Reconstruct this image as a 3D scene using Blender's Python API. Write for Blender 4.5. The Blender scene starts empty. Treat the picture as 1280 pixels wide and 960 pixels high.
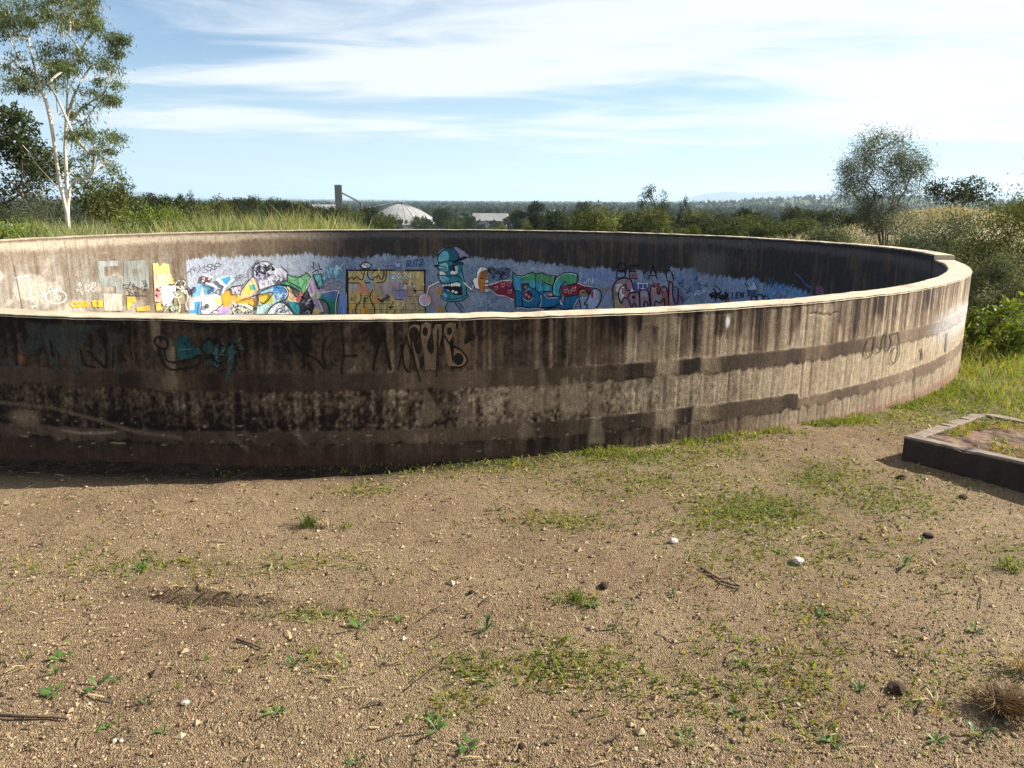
import bpy, bmesh, math, random
import numpy as np
from mathutils import Vector, Matrix
from mathutils.geometry import tessellate_polygon

# ------------------------------------------------------------------ camera, sky, sun, exposure
S = bpy.context.scene
F_PX, PITCH, ROLL, EYE = 998.4, 0.2264, -0.0045, 1.65
cam_data = bpy.data.cameras.new("camera")
cam_data.sensor_fit = 'HORIZONTAL'; cam_data.sensor_width = 36.0
cam_data.lens = 36.0 * F_PX / 1280.0
cam_data.clip_start = 0.05; cam_data.clip_end = 60000
cam = bpy.data.objects.new("camera", cam_data)
cam.matrix_world = Matrix.Translation((0, 0, EYE)) @ Matrix.Rotation(math.pi/2 - PITCH, 4, 'X') @ Matrix.Rotation(-ROLL, 4, 'Z')
S.collection.objects.link(cam); S.camera = cam

SUN_EL, SUN_AZ = math.radians(32), math.radians(17)     # azimuth counted from +X towards +Y
sun_dir = Vector((math.cos(SUN_AZ)*math.cos(SUN_EL), math.sin(SUN_AZ)*math.cos(SUN_EL), math.sin(SUN_EL)))
sl = bpy.data.lights.new("sun", 'SUN'); sl.energy = 5.0; sl.angle = math.radians(0.53); sl.color = (1.0, 0.93, 0.82)
sun = bpy.data.objects.new("sun", sl); sun.rotation_euler = sun_dir.to_track_quat('Z', 'Y').to_euler()
S.collection.objects.link(sun)

W = bpy.data.worlds.new("World"); S.world = W; W.use_nodes = True
nt = W.node_tree; nt.nodes.clear()
def wn(t, **k):
    n = nt.nodes.new(t)
    for a, b in k.items(): setattr(n, a, b)
    return n
def wmath(op, a, b=None, c=None, clamp=False):
    n = wn('ShaderNodeMath', operation=op); n.use_clamp = clamp
    for i, v in enumerate((a, b, c)):
        if v is None: continue
        if isinstance(v, (int, float)): n.inputs[i].default_value = v
        else: nt.links.new(v, n.inputs[i])
    return n.outputs[0]
sky = wn('ShaderNodeTexSky', sky_type='NISHITA'); sky.sun_disc = False
sky.sun_elevation = SUN_EL; sky.sun_rotation = math.pi/2 - SUN_AZ
sky.air_density = 1.0; sky.dust_density = 0.0; sky.ozone_density = 3.0; sky.altitude = 300
SKY_STRENGTH = 0.05
bg = wn('ShaderNodeBackground'); bg.inputs['Strength'].default_value = SKY_STRENGTH
nt.links.new(sky.outputs[0], bg.inputs['Color'])
cl = wn('ShaderNodeBackground'); cl.inputs['Color'].default_value = (0.93, 0.97, 1.0, 1); cl.inputs['Strength'].default_value = 0.37
tc = wn('ShaderNodeTexCoord'); sep = wn('ShaderNodeSeparateXYZ'); nt.links.new(tc.outputs['Generated'], sep.inputs[0])
zc = wmath('ADD', wmath('MAXIMUM', sep.outputs[2], 0.0), 0.055)
cx_ = wmath('DIVIDE', sep.outputs[0], zc); cy_ = wmath('DIVIDE', sep.outputs[1], zc)
comb = wn('ShaderNodeCombineXYZ'); nt.links.new(cx_, comb.inputs[0]); nt.links.new(cy_, comb.inputs[1])
def cloud_noise(rot, scale, loc, detail, rough, dist):
    m = wn('ShaderNodeMapping'); m.inputs['Rotation'].default_value = (0, 0, rot)
    m.inputs['Scale'].default_value = scale; m.inputs['Location'].default_value = loc
    nt.links.new(comb.outputs[0], m.inputs[0])
    n = wn('ShaderNodeTexNoise'); n.inputs['Scale'].default_value = 1.0; n.inputs['Detail'].default_value = detail
    n.inputs['Roughness'].default_value = rough; n.inputs['Distortion'].default_value = dist
    nt.links.new(m.outputs[0], n.inputs['Vector']); return n.outputs['Fac']
CL_OFF = (1.9, 9.3)
n1 = cloud_noise(0.35, (0.34, 0.52, 1), (CL_OFF[0], CL_OFF[1], 0), 3, 0.5, 0.4)
n2 = cloud_noise(0.95, (0.65, 1.35, 1), (1.7, 0.4, 0), 7, 0.60, 0.8)
# a cirrus sheet that thickens to the right (east) and thins out towards the horizon
dens = wmath('ADD', wmath('MULTIPLY', n1, 1.30), wmath('MULTIPLY', n2, 1.05))
dens = wmath('ADD', dens, wmath('MULTIPLY', sep.outputs[0], 0.30))
hor = wn('ShaderNodeMapRange'); hor.interpolation_type = 'SMOOTHSTEP'
hor.inputs[1].default_value = 0.015; hor.inputs[2].default_value = 0.085; hor.inputs[3].default_value = -0.95; hor.inputs[4].default_value = 0.07
nt.links.new(sep.outputs[2], hor.inputs[0])
dens = wmath('ADD', dens, hor.outputs[0])
mr = wn('ShaderNodeMapRange'); mr.interpolation_type = 'SMOOTHSTEP'
mr.inputs[1].default_value = 0.98; mr.inputs[2].default_value = 1.42; mr.inputs[3].default_value = 0.0; mr.inputs[4].default_value = 0.97
nt.links.new(dens, mr.inputs[0])
mx = wn('ShaderNodeMixShader'); nt.links.new(mr.outputs[0], mx.inputs[0])
# pale blue haze towards the horizon, under the cirrus
hz = wn('ShaderNodeBackground'); hz.inputs['Color'].default_value = (0.60, 0.81, 1.0, 1); hz.inputs['Strength'].default_value = 0.345
hf = wn('ShaderNodeMapRange'); hf.interpolation_type = 'SMOOTHSTEP'
hf.inputs[1].default_value = 0.0; hf.inputs[2].default_value = 0.155; hf.inputs[3].default_value = 0.92; hf.inputs[4].default_value = 0.0
nt.links.new(sep.outputs[2], hf.inputs[0])
mh = wn('ShaderNodeMixShader'); nt.links.new(hf.outputs[0], mh.inputs[0]); nt.links.new(bg.outputs[0], mh.inputs[1]); nt.links.new(hz.outputs[0], mh.inputs[2])
nt.links.new(mh.outputs[0], mx.inputs[1]); nt.links.new(cl.outputs[0], mx.inputs[2])
wo = wn('ShaderNodeOutputWorld'); nt.links.new(mx.outputs[0], wo.inputs[0])

S.view_settings.view_transform = 'Standard'; S.view_settings.look = 'None'
S.view_settings.exposure = 1.5; S.view_settings.gamma = 1.0; S.view_settings.use_curve_mapping = False
S.render.engine = 'CYCLES'
S.cycles.max_bounces = 4; S.cycles.diffuse_bounces = 2; S.cycles.glossy_bounces = 2
S.cycles.transparent_max_bounces = 12; S.cycles.volume_bounces = 0; S.cycles.use_denoising = True
S.cycles.caustics_reflective = False; S.cycles.caustics_refractive = False

# ------------------------------------------------------------------ helpers
COL = S.collection
rng = np.random.default_rng(11)
random.seed(5)
def lin(c):
    c = np.asarray(c, float) / 255.0
    return np.where(c <= 0.04045, c/12.92, ((c+0.055)/1.055)**2.4)
CP, SP_ = math.cos(PITCH), math.sin(PITCH)
def ray(px, py):
    u = (px-640)/F_PX; v = (480-py)/F_PX
    cr, sr = math.cos(ROLL), math.sin(ROLL)
    u, v = u*cr + v*sr, -u*sr + v*cr
    return np.array([u, CP + v*SP_, -SP_ + v*CP])
def at(px, py, y):                         # world point seen at a photo pixel, at forward distance y
    r = ray(px, py); p = r*(y/r[1]); return np.array([p[0], p[1], p[2]+EYE])
def on_plane(px, py, z=0.0):
    r = ray(px, py); k = (z-EYE)/r[2]; return np.array([r[0]*k, r[1]*k, z])
TC = np.array([-1.596, 12.389]); TR = 7.532; TT = 0.235; RIM = 0.926
def on_cyl(px, py, rad, near):
    r = ray(px, py); a = r[0]**2+r[1]**2; b = -(r[:2]@TC); c = TC@TC-rad*rad
    D = max(b*b-a*c, 0.0); k = (-b-math.sqrt(D))/a if near else (-b+math.sqrt(D))/a
    p = r*k; return math.atan2(p[1]-TC[1], p[0]-TC[0]), p[2]+EYE

def hsh(i, j, seed):
    n = (i.astype(np.int64)*374761393 + j.astype(np.int64)*668265263 + seed*974711) & 0xFFFFFFFF
    n = ((n ^ (n >> 13))*1274126177) & 0xFFFFFFFF
    n = n ^ (n >> 16)
    return (n & 0xFFFF)/65535.0
def vnoise(x, y, seed=0):
    x = np.asarray(x, float); y = np.asarray(y, float)
    xi = np.floor(x); yi = np.floor(y); fx = x-xi; fy = y-yi
    fx = fx*fx*(3-2*fx); fy = fy*fy*(3-2*fy)
    a = hsh(xi, yi, seed); b = hsh(xi+1, yi, seed); c = hsh(xi, yi+1, seed); d = hsh(xi+1, yi+1, seed)
    return (a*(1-fx)+b*fx)*(1-fy) + (c*(1-fx)+d*fx)*fy
def fbm(x, y, oct=4, seed=0, rough=0.5):
    s = 0; a = 1; t = 0
    for o in range(oct):
        s = s + a*vnoise(x*2**o, y*2**o, seed+o*17); t += a; a *= rough
    return s/t
def sstep(a, b, x):
    t = np.clip((x-a)/(b-a), 0, 1); return t*t*(3-2*t)

class MB:
    """collects vertices / faces (+ a colour per vertex) for ONE mesh object"""
    def __init__(s): s.v = []; s.f = []; s.c = []; s.n = 0
    def add(s, V, Fs, col=None):
        V = np.asarray(V, float).reshape(-1, 3); s.v.append(V)
        for Fa in (Fs if isinstance(Fs, list) else [Fs]): s.f.append(np.asarray(Fa, np.int64)+s.n)
        if col is None: col = (1, 1, 1)
        col = np.asarray(col, float)
        if col.ndim == 1: col = np.repeat(col[None, :3], len(V), 0)
        s.c.append(col[:, :3]); s.n += len(V); return s
    def mesh(s, name, mat=None, smooth=False, color=False):
        me = bpy.data.meshes.new(name)
        V = np.concatenate(s.v); me.vertices.add(len(V)); me.vertices.foreach_set('co', V.astype(np.float32).ravel())
        nl = sum(f.size for f in s.f); npoly = sum(len(f) for f in s.f)
        me.loops.add(nl); me.polygons.add(npoly)
        li = np.concatenate([f.ravel() for f in s.f]).astype(np.int32)
        tot = np.concatenate([np.full(len(f), f.shape[1], np.int32) for f in s.f])
        st = np.concatenate([[0], np.cumsum(tot)[:-1]]).astype(np.int32)
        me.loops.foreach_set('vertex_index', li); me.polygons.foreach_set('loop_start', st)
        me.polygons.foreach_set('use_smooth', np.full(npoly, smooth, bool))
        if color:
            a = me.color_attributes.new('Col', 'FLOAT_COLOR', 'POINT')
            cc = np.concatenate(s.c); cc = np.concatenate([cc, np.ones((len(cc), 1))], 1)
            a.data.foreach_set('color', cc.astype(np.float32).ravel())
        me.update(calc_edges=True)
        if mat: me.materials.append(mat)
        return me
def obj(name, me, parent=None, loc=None, rotz=None):
    o = bpy.data.objects.new(name, me); COL.objects.link(o)
    if parent: o.parent = parent
    if loc is not None: o.location = loc
    if rotz is not None: o.rotation_euler = (0, 0, rotz)
    return o
def tag(o, label=None, cat=None, group=None, kind=None):
    if label: o['label'] = label
    if cat: o['category'] = cat
    if group: o['group'] = group
    if kind: o['kind'] = kind
    return o
def empty(name, loc=(0, 0, 0), rotz=0.0):
    o = obj(name, None, None, loc, rotz); o.empty_display_size = 0.2; return o
def copy_tree(o, parent=None):
    c = o.copy(); COL.objects.link(c); c.parent = parent
    for ch in o.children: copy_tree(ch, c)
    return c

def tube(path, radii, sides=6, cap=True):
    P = np.asarray(path, float); R = np.asarray(radii, float); n = len(P)
    T = np.gradient(P, axis=0); T /= np.linalg.norm(T, axis=1)[:, None]+1e-9
    ref = np.where(np.abs(T[:, 2:3]) > 0.9, np.array([[1., 0, 0]]), np.array([[0., 0, 1]]))
    A = np.cross(T, ref); A /= np.linalg.norm(A, axis=1)[:, None]+1e-9; B = np.cross(T, A)
    t = np.linspace(0, 2*np.pi, sides, endpoint=False)
    V = (P[:, None]+R[:, None, None]*(np.cos(t)[None, :, None]*A[:, None]+np.sin(t)[None, :, None]*B[:, None])).reshape(-1, 3)
    i = np.arange(n-1)[:, None]*sides; j = np.arange(sides)[None]; k = (j+1) % sides
    Fq = np.stack([i+j, i+k, i+k+sides, i+j+sides], -1).reshape(-1, 4)
    Fs = [Fq]
    if cap:
        V = np.concatenate([V, P[:1], P[-1:]]); m = n*sides
        jj = np.arange(sides); kk = (jj+1) % sides
        Fs.append(np.concatenate([np.stack([kk, jj, np.full(sides, m)], 1), np.stack([(n-1)*sides+jj, (n-1)*sides+kk, np.full(sides, m+1)], 1)]))
    return V, Fs
def box(x0, y0, z0, x1, y1, z1):
    V = np.array([[x, y, z] for z in (z0, z1) for y in (y0, y1) for x in (x0, x1)], float)
    Fq = np.array([[0, 2, 3, 1], [4, 5, 7, 6], [0, 1, 5, 4], [2, 6, 7, 3], [0, 4, 6, 2], [1, 3, 7, 5]])
    return V, Fq
def leaves(C, D, L, Wd, r=None, fold=0.0):
    """N rhombic leaves: base C, direction D, length L, width Wd"""
    r = r or rng; N = len(C); D = D/(np.linalg.norm(D, axis=1)[:, None]+1e-9)
    q = r.normal(size=(N, 3)); sd = np.cross(D, q); sd /= np.linalg.norm(sd, axis=1)[:, None]+1e-9
    L = np.broadcast_to(L, (N,))[:, None]; Wd = np.broadcast_to(Wd, (N,))[:, None]
    V = np.stack([C, C+D*L*0.45+sd*Wd*0.5, C+D*L, C+D*L*0.45-sd*Wd*0.5], 1).reshape(-1, 3)
    return V, np.arange(N*4).reshape(N, 4)
def blades(C, H, Wd, lean, r=None, seg=2):
    """N curved grass blades rooted at C"""
    r = r or rng; N = len(C); a = r.uniform(0, 2*np.pi, N); dx = np.stack([np.cos(a), np.sin(a), np.zeros(N)], 1)
    b = r.uniform(0, 2*np.pi, N); sd = np.stack([np.cos(b), np.sin(b), np.zeros(N)], 1)
    H = np.broadcast_to(H, (N,))[:, None]; Wd = np.broadcast_to(Wd, (N,))[:, None]; lean = np.broadcast_to(lean, (N,))[:, None]
    up = np.array([[0, 0, 1.0]])
    m = C+up*H*0.55+dx*H*lean*0.35; t = C+up*H*(1-0.25*lean)+dx*H*lean
    V = np.stack([C-sd*Wd*.5, C+sd*Wd*.5, m+sd*Wd*.4, m-sd*Wd*.4, t], 1).reshape(-1, 3)
    i = np.arange(N)[:, None]*5
    return V, [i+np.array([[0, 1, 2, 3]]), i+np.array([[3, 2, 4]])]

# ------------------------------------------------------------------ materials
class NT:
    def __init__(s, name):
        s.m = bpy.data.materials.new(name); s.m.use_nodes = True; s.t = s.m.node_tree; s.t.nodes.clear()
        s.out = s.t.nodes.new('ShaderNodeOutputMaterial')
    def n(s, typ, ins=None, **k):
        n = s.t.nodes.new(typ)
        for a, b in k.items(): setattr(n, a, b)
        for a, b in (ins or {}).items(): s.put(n.inputs[a], b)
        return n
    def put(s, i, v):
        if isinstance(v, bpy.types.NodeSocket): s.t.links.new(v, i)
        elif isinstance(v, (tuple, list, np.ndarray)) and i.type == 'RGBA' and len(v) == 3: i.default_value = (*map(float, v), 1)
        else: i.default_value = v
    def math(s, op, a, b=0.0, clamp=False):
        n = s.n('ShaderNodeMath', {0: a, 1: b}, operation=op); n.use_clamp = clamp; return n.outputs[0]
    def mix(s, f, a, b, blend='MIX'):
        n = s.n('ShaderNodeMix', data_type='RGBA', blend_type=blend); s.put(n.inputs[0], f); s.put(n.inputs[6], a); s.put(n.inputs[7], b); return n.outputs[2]
    def noise(s, vec, scale, detail=4, rough=0.55, dist=0.0, out='Fac'):
        return s.n('ShaderNodeTexNoise', {'Vector': vec, 'Scale': scale, 'Detail': detail, 'Roughness': rough, 'Distortion': dist}).outputs[out]
    def ramp(s, f, lo, hi, a=0.0, b=1.0):
        n = s.n('ShaderNodeMapRange', {0: f, 1: lo, 2: hi, 3: a, 4: b}); return n.outputs[0]
    def coord(s, scale=(1, 1, 1), out='Object'):
        c = s.n('ShaderNodeTexCoord').outputs[out]
        return s.n('ShaderNodeMapping', {'Vector': c, 'Scale': scale}).outputs[0]
    def attr(s, name='Col'): return s.n('ShaderNodeAttribute', attribute_name=name).outputs['Color']
    def bump(s, h, strength, dist): return s.n('ShaderNodeBump', {'Height': h, 'Strength': strength, 'Distance': dist}).outputs[0]
    def bsdf(s, col, rough=0.85, normal=None, spec=0.3):
        n = s.n('ShaderNodeBsdfPrincipled', {'Base Color': col, 'Roughness': rough, 'Specular IOR Level': spec})
        if normal is not None: s.put(n.inputs['Normal'], normal)
        return n.outputs[0]
    def done(s, sh): s.t.links.new(sh, s.out.inputs[0]); return s.m
def hsv_var(s, col, f, lo, hi):
    v = s.ramp(f, 0.25, 0.75, lo, hi)
    return s.mix(1.0, col, s.n('ShaderNodeCombineColor', {0: v, 1: v, 2: v}).outputs[0], 'MULTIPLY')

def m_wall():
    s = NT('weathered_concrete'); c = s.coord(); col = s.attr()
    st = s.coord((1, 1, 0.12))
    n1 = s.noise(st, 38, 2, 0.7); n2 = s.noise(c, 130, 1, 0.7); n3 = s.noise(c, 22, 2, 0.65)
    col = hsv_var(s, col, n1, 0.78, 1.18); col = hsv_var(s, col, n2, 0.60, 1.38); col = hsv_var(s, col, n3, 0.74, 1.24)
    h = s.math('ADD', s.math('MULTIPLY', n1, 0.35), s.math('ADD', n2, n3))
    return s.done(s.bsdf(col, 0.9, s.bump(h, 0.45, 0.005), 0.2))
def m_rim():
    s = NT('rim_concrete'); c = s.coord(); n1 = s.noise(c, 9, 6, 0.65); n2 = s.noise(c, 90, 4, 0.7)
    n3 = s.noise(c, 2.2, 5, 0.7); col = s.mix(s.ramp(n1, 0.35, 0.7), (0.50, 0.42, 0.31), (0.34, 0.275, 0.19)); col = s.mix(s.ramp(n3, 0.50, 0.66, 0, 0.75), col, (0.20, 0.165, 0.12)); col = s.mix(s.ramp(n2, 0.62, 0.72, 0, 0.8), col, (0.09, 0.075, 0.06)); col = hsv_var(s, col, n2, 0.72, 1.2)
    return s.done(s.bsdf(col, 0.9, s.bump(s.math('ADD', n1, n2), 0.5, 0.006), 0.2))
def m_paint():
    s = NT('spray_paint'); c = s.coord(); col = s.attr()
    n1 = s.noise(s.coord((1, 1, 0.18)), 14, 5, 0.65); n2 = s.noise(c, 60, 3, 0.7); n3 = s.noise(c, 3.5, 4, 0.6)
    col = hsv_var(s, col, n1, 0.72, 1.2); col = hsv_var(s, col, n3, 0.75, 1.2)
    b = s.bsdf(col, 0.7, None, 0.25); tr = s.n('ShaderNodeBsdfTransparent').outputs[0]
    wear = s.ramp(s.math('ADD', s.math('MULTIPLY', n1, 0.6), s.math('MULTIPLY', n2, 0.4)), 0.34, 0.50, 0.0, 1.0)
    wear = s.math('ADD', s.math('MULTIPLY', wear, 0.62), 0.30)
    return s.done(s.n('ShaderNodeMixShader', {0: wear, 1: tr, 2: b}).outputs[0])
def m_ground():
    s = NT('gravelly_soil'); c = s.coord()
    veg = s.n('ShaderNodeAttribute', attribute_name='Col'); sv = s.n('ShaderNodeSeparateColor', {0: veg.outputs['Color']})
    n1 = s.noise(c, 1.3, 4, 0.62); n2 = s.noise(c, 13, 3, 0.68); n3 = s.noise(c, 75, 2, 0.72)
    vo = s.n('ShaderNodeTexVoronoi', {'Vector': c, 'Scale': 190.0, 'Randomness': 1.0}); _u = 0
    n0 = s.noise(c, 0.42, 3, 0.6); soil = s.mix(s.ramp(s.math('ADD', s.math('MULTIPLY', n1, 0.55), s.math('MULTIPLY', n0, 0.45)), 0.40, 0.60), (0.262, 0.190, 0.110), (0.150, 0.093, 0.054))
    soil = s.mix(s.ramp(n2, 0.52, 0.72, 0, 0.7), soil, (0.315, 0.236, 0.132))
    g = s.n('ShaderNodeSeparateColor', {0: vo.outputs['Color']}).outputs[0]
    grain = s.mix(s.ramp(g, 0.0, 1.0), (0.07, 0.042, 0.024), (0.31, 0.23, 0.135))
    soil = s.mix(0.42, soil, grain); soil = hsv_var(s, soil, n3, 0.48, 1.48)
    gras = s.mix(s.ramp(n2, 0.35, 0.65), (0.075, 0.085, 0.024), (0.150, 0.135, 0.055)); gras = hsv_var(s, gras, n3, 0.6, 1.3)
    litter_shade_col = s.mix(s.ramp(n2, 0.4, 0.6), (0.022, 0.015, 0.011), (0.052, 0.036, 0.025)); litter_shade_col = hsv_var(s, litter_shade_col, n3, 0.5, 1.3)  # litter tone, kept dark to deepen the wall's shadow on the ground
    col = s.mix(s.math('MULTIPLY', sv.outputs[0], s.ramp(s.math('ADD', n2, s.math('MULTIPLY', n3, 0.5)), 0.55, 0.95, 0.25, 1.0)), soil, gras)
    col = s.mix(sv.outputs[1], col, litter_shade_col)
    big = s.coord((0.004, 0.009, 1)); f1 = s.noise(big, 1.0, 5, 0.6)
    far = s.mix(s.ramp(f1, 0.45, 0.62), (0.045, 0.055, 0.022), (0.115, 0.115, 0.052))
    far = s.mix(s.ramp(s.noise(s.coord((0.0025, 0.007, 1)), 1.0, 3, 0.5), 0.56, 0.66), far, (0.085, 0.125, 0.04))
    col = s.mix(sv.outputs[2], col, far)
    h = s.math('ADD', s.math('MULTIPLY', n3, 1.0), s.math('MULTIPLY', s.math('SUBTRACT', 1.0, vo.outputs['Distance']), 0.9))
    h = s.math('ADD', h, s.math('MULTIPLY', n2, 1.6))
    return s.done(s.bsdf(col, 0.95, s.bump(h, 0.9, 0.012), 0.15))
def m_leaf(name, c1, c2, trans=0.28, scale=2.0, rough=0.6, spec=0.25):
    s = NT(name); a = s.attr(); n = s.noise(s.coord(), scale, 3, 0.6)
    col = s.mix(s.ramp(n, 0.35, 0.65), c1, c2); col = s.mix(1.0, col, a, 'MULTIPLY')
    rnd = s.n('ShaderNodeObjectInfo').outputs['Random']; col = s.mix(1.0, col, s.mix(rnd, (0.66, 0.72, 0.80), (1.42, 1.30, 1.05)), 'MULTIPLY')
    b = s.bsdf(col, rough, None, spec)
    t = s.n('ShaderNodeBsdfTranslucent', {'Color': s.mix(1.0, col, (1.25, 1.2, 0.6), 'MULTIPLY')}).outputs[0]
    return s.done(s.n('ShaderNodeMixShader', {0: trans, 1: b, 2: t}).outputs[0])
def m_simple(name, c1, c2=None, scale=8.0, rough=0.85, bump=0.4, bd=0.01, stretch=(1, 1, 1), spec=0.25, contrast=(0.35, 0.65)):
    s = NT(name); c = s.coord(stretch); n = s.noise(c, scale, 6, 0.65)
    col = s.mix(s.ramp(n, *contrast), c1, c2 or tuple(0.6*v for v in c1)); n2 = s.noise(c, scale*7, 4, 0.7)
    col = hsv_var(s, col, n2, 0.75, 1.22)
    return s.done(s.bsdf(col, rough, s.bump(s.math('ADD', n, n2), bump, bd), spec))
def m_vcol(name, rough=0.9, bump=0.4, bd=0.004, scale=60.0):
    s = NT(name); n = s.noise(s.coord(), scale, 5, 0.7); col = hsv_var(s, s.attr(), n, 0.7, 1.28)
    return s.done(s.bsdf(col, rough, s.bump(n, bump, bd), 0.2))

M = {}
M['wall'] = m_wall(); M['rim'] = m_rim(); M['paint'] = m_paint(); M['ground'] = m_ground()
M['bark_white'] = m_simple('pale_gum_bark', (0.62, 0.56, 0.48), (0.34, 0.27, 0.21), 1.6, 0.8, 0.3, 0.03, (1, 1, 0.3))
M['bark'] = m_simple('dark_bark', (0.11, 0.085, 0.065), (0.05, 0.04, 0.03), 6, 0.9, 0.6, 0.03, (1, 1, 0.25))
M['leaf_gum'] = m_leaf('gum_leaf', (0.054, 0.080, 0.036), (0.104, 0.134, 0.060), 0.28, 0.5, 0.6, 0.15)
M['leaf_dark'] = m_leaf('dark_tree_leaf', (0.026, 0.037, 0.017), (0.054, 0.064, 0.024), 0.2, 0.25, 0.75, 0.06)
M['leaf_mid'] = m_leaf('olive_tree_leaf', (0.062, 0.080, 0.022), (0.120, 0.128, 0.038), 0.26, 0.3, 0.75, 0.08)
M['leaf_grey'] = m_leaf('grey_green_leaf', (0.066, 0.084, 0.050), (0.118, 0.136, 0.076), 0.28, 1.0, 0.7, 0.1)
M['leaf_bright'] = m_leaf('bright_leaf', (0.070, 0.115, 0.022), (0.125, 0.165, 0.034), 0.35, 3.0, 0.55, 0.15)
M['grass'] = m_leaf('grass_blade', (0.085, 0.135, 0.022), (0.165, 0.190, 0.044), 0.38, 2.0, 0.6, 0.15)
M['cover'] = m_leaf('ground_cover_leaf', (0.105, 0.165, 0.026), (0.185, 0.220, 0.046), 0.4, 2.0, 0.6, 0.15)
M['reed'] = m_leaf('tall_grass_blade', (0.105, 0.142, 0.058), (0.225, 0.245, 0.140), 0.3, 0.6, 0.7, 0.1)
M['straw'] = m_leaf('dry_straw', (0.33, 0.285, 0.185), (0.20, 0.160, 0.095), 0.15, 3.0)
M['straw_pale'] = m_leaf('bleached_grass', (0.50, 0.44, 0.30), (0.34, 0.29, 0.18), 0.2, 0.8)
M['weed'] = m_leaf('weed_leaf', (0.060, 0.130, 0.030), (0.105, 0.170, 0.045), 0.3, 12.0, 0.5)
M['pebble'] = m_vcol('gravel_grain', 0.85, 0.5, 0.002, 150)
M['block'] = m_vcol('old_concrete_kerb', 0.92, 0.7, 0.006, 45)
M['dry_hill'] = m_simple('dry_grass_mound', (0.44, 0.385, 0.26), (0.30, 0.25, 0.155), 1.2, 0.95, 0.8, 0.12)
M['twig'] = m_simple('dead_twig', (0.12, 0.085, 0.06), (0.05, 0.035, 0.025), 40, 0.9)
M['stone_white'] = m_simple('white_quartz_stone', (0.58, 0.54, 0.48), (0.36, 0.30, 0.24), 40, 0.7, 0.6, 0.005)
M['clod'] = m_simple('dark_soil_clod', (0.12, 0.07, 0.045), (0.05, 0.03, 0.02), 30, 0.95, 0.9, 0.01)
M['metal_roof'] = m_simple('galvanised_roof', (0.31, 0.305, 0.29), (0.24, 0.235, 0.225), 0.08, 0.55, 0.1, 0.05)
M['tower'] = m_simple('brown_tower_concrete', (0.135, 0.105, 0.085), (0.09, 0.07, 0.06), 0.12, 0.9, 0.2, 0.1, (1, 1, 0.2))
M['shed_wall'] = m_simple('shed_wall_sheet', (0.30, 0.31, 0.32), (0.2, 0.2, 0.21), 0.15, 0.7, 0.1, 0.05)
M['house_wall'] = m_simple('house_wall', (0.62, 0.58, 0.52), (0.5, 0.46, 0.4), 0.4, 0.8)
M['steel'] = m_simple('dark_steel', (0.10, 0.11, 0.12), (0.07, 0.07, 0.08), 0.4, 0.6)
M['hill'] = m_simple('wooded_hill', (0.035, 0.050, 0.036), (0.055, 0.066, 0.045), 0.004, 0.95, 0.0, 1.0)

# ------------------------------------------------------------------ terrain
def project(P):
    P = np.asarray(P, float); X = P[:, 0]; Y = P[:, 1]; Z = P[:, 2]-EYE
    d = np.maximum(Y*CP-Z*SP_, 0.05); u = X/d; v = (Y*SP_+Z*CP)/d
    cr, sr = math.cos(ROLL), math.sin(ROLL); u, v = u*cr-v*sr, u*sr+v*cr
    return 640+F_PX*u, 480-F_PX*v
PATCH = [(560, 582, 90, 14, .5), (640, 580, 200, 14, .55), (790, 572, 150, 16, .8), (880, 565, 80, 14, .7), (930, 640, 95, 26, 1.0),
         (1030, 600, 60, 25, .8), (820, 600, 120, 25, .55), (700, 652, 60, 12, .75), (1100, 625, 90, 30, .55), (1120, 522, 70, 12, .9), (1200, 480, 75, 55, 1.3),
         (1255, 440, 80, 60, 1.3), (1160, 520, 60, 20, .9), (455, 612, 40, 10, .6), (280, 705, 130, 12, .55), (410, 768, 60, 9, .6),
         (600, 835, 60, 22, .5), (700, 835, 90, 28, .55), (860, 835, 60, 22, .5), (380, 830, 50, 12, .45), (1020, 770, 60, 14, .4),
         (1250, 700, 50, 20, .6), (1000, 850, 200, 60, .3), (720, 750, 30, 8, .7), (560, 870, 80, 30, .3), (1000, 690, 160, 40, .3), (100, 720, 120, 30, .25)]
def patch_val(px, py):
    v = np.zeros_like(px)
    for (a, b, rx, ry, s) in PATCH:
        v = np.maximum(v, s*np.exp(-(((px-a)/rx)**2+((py-b)/ry)**2)*0.9))
    return v
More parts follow.
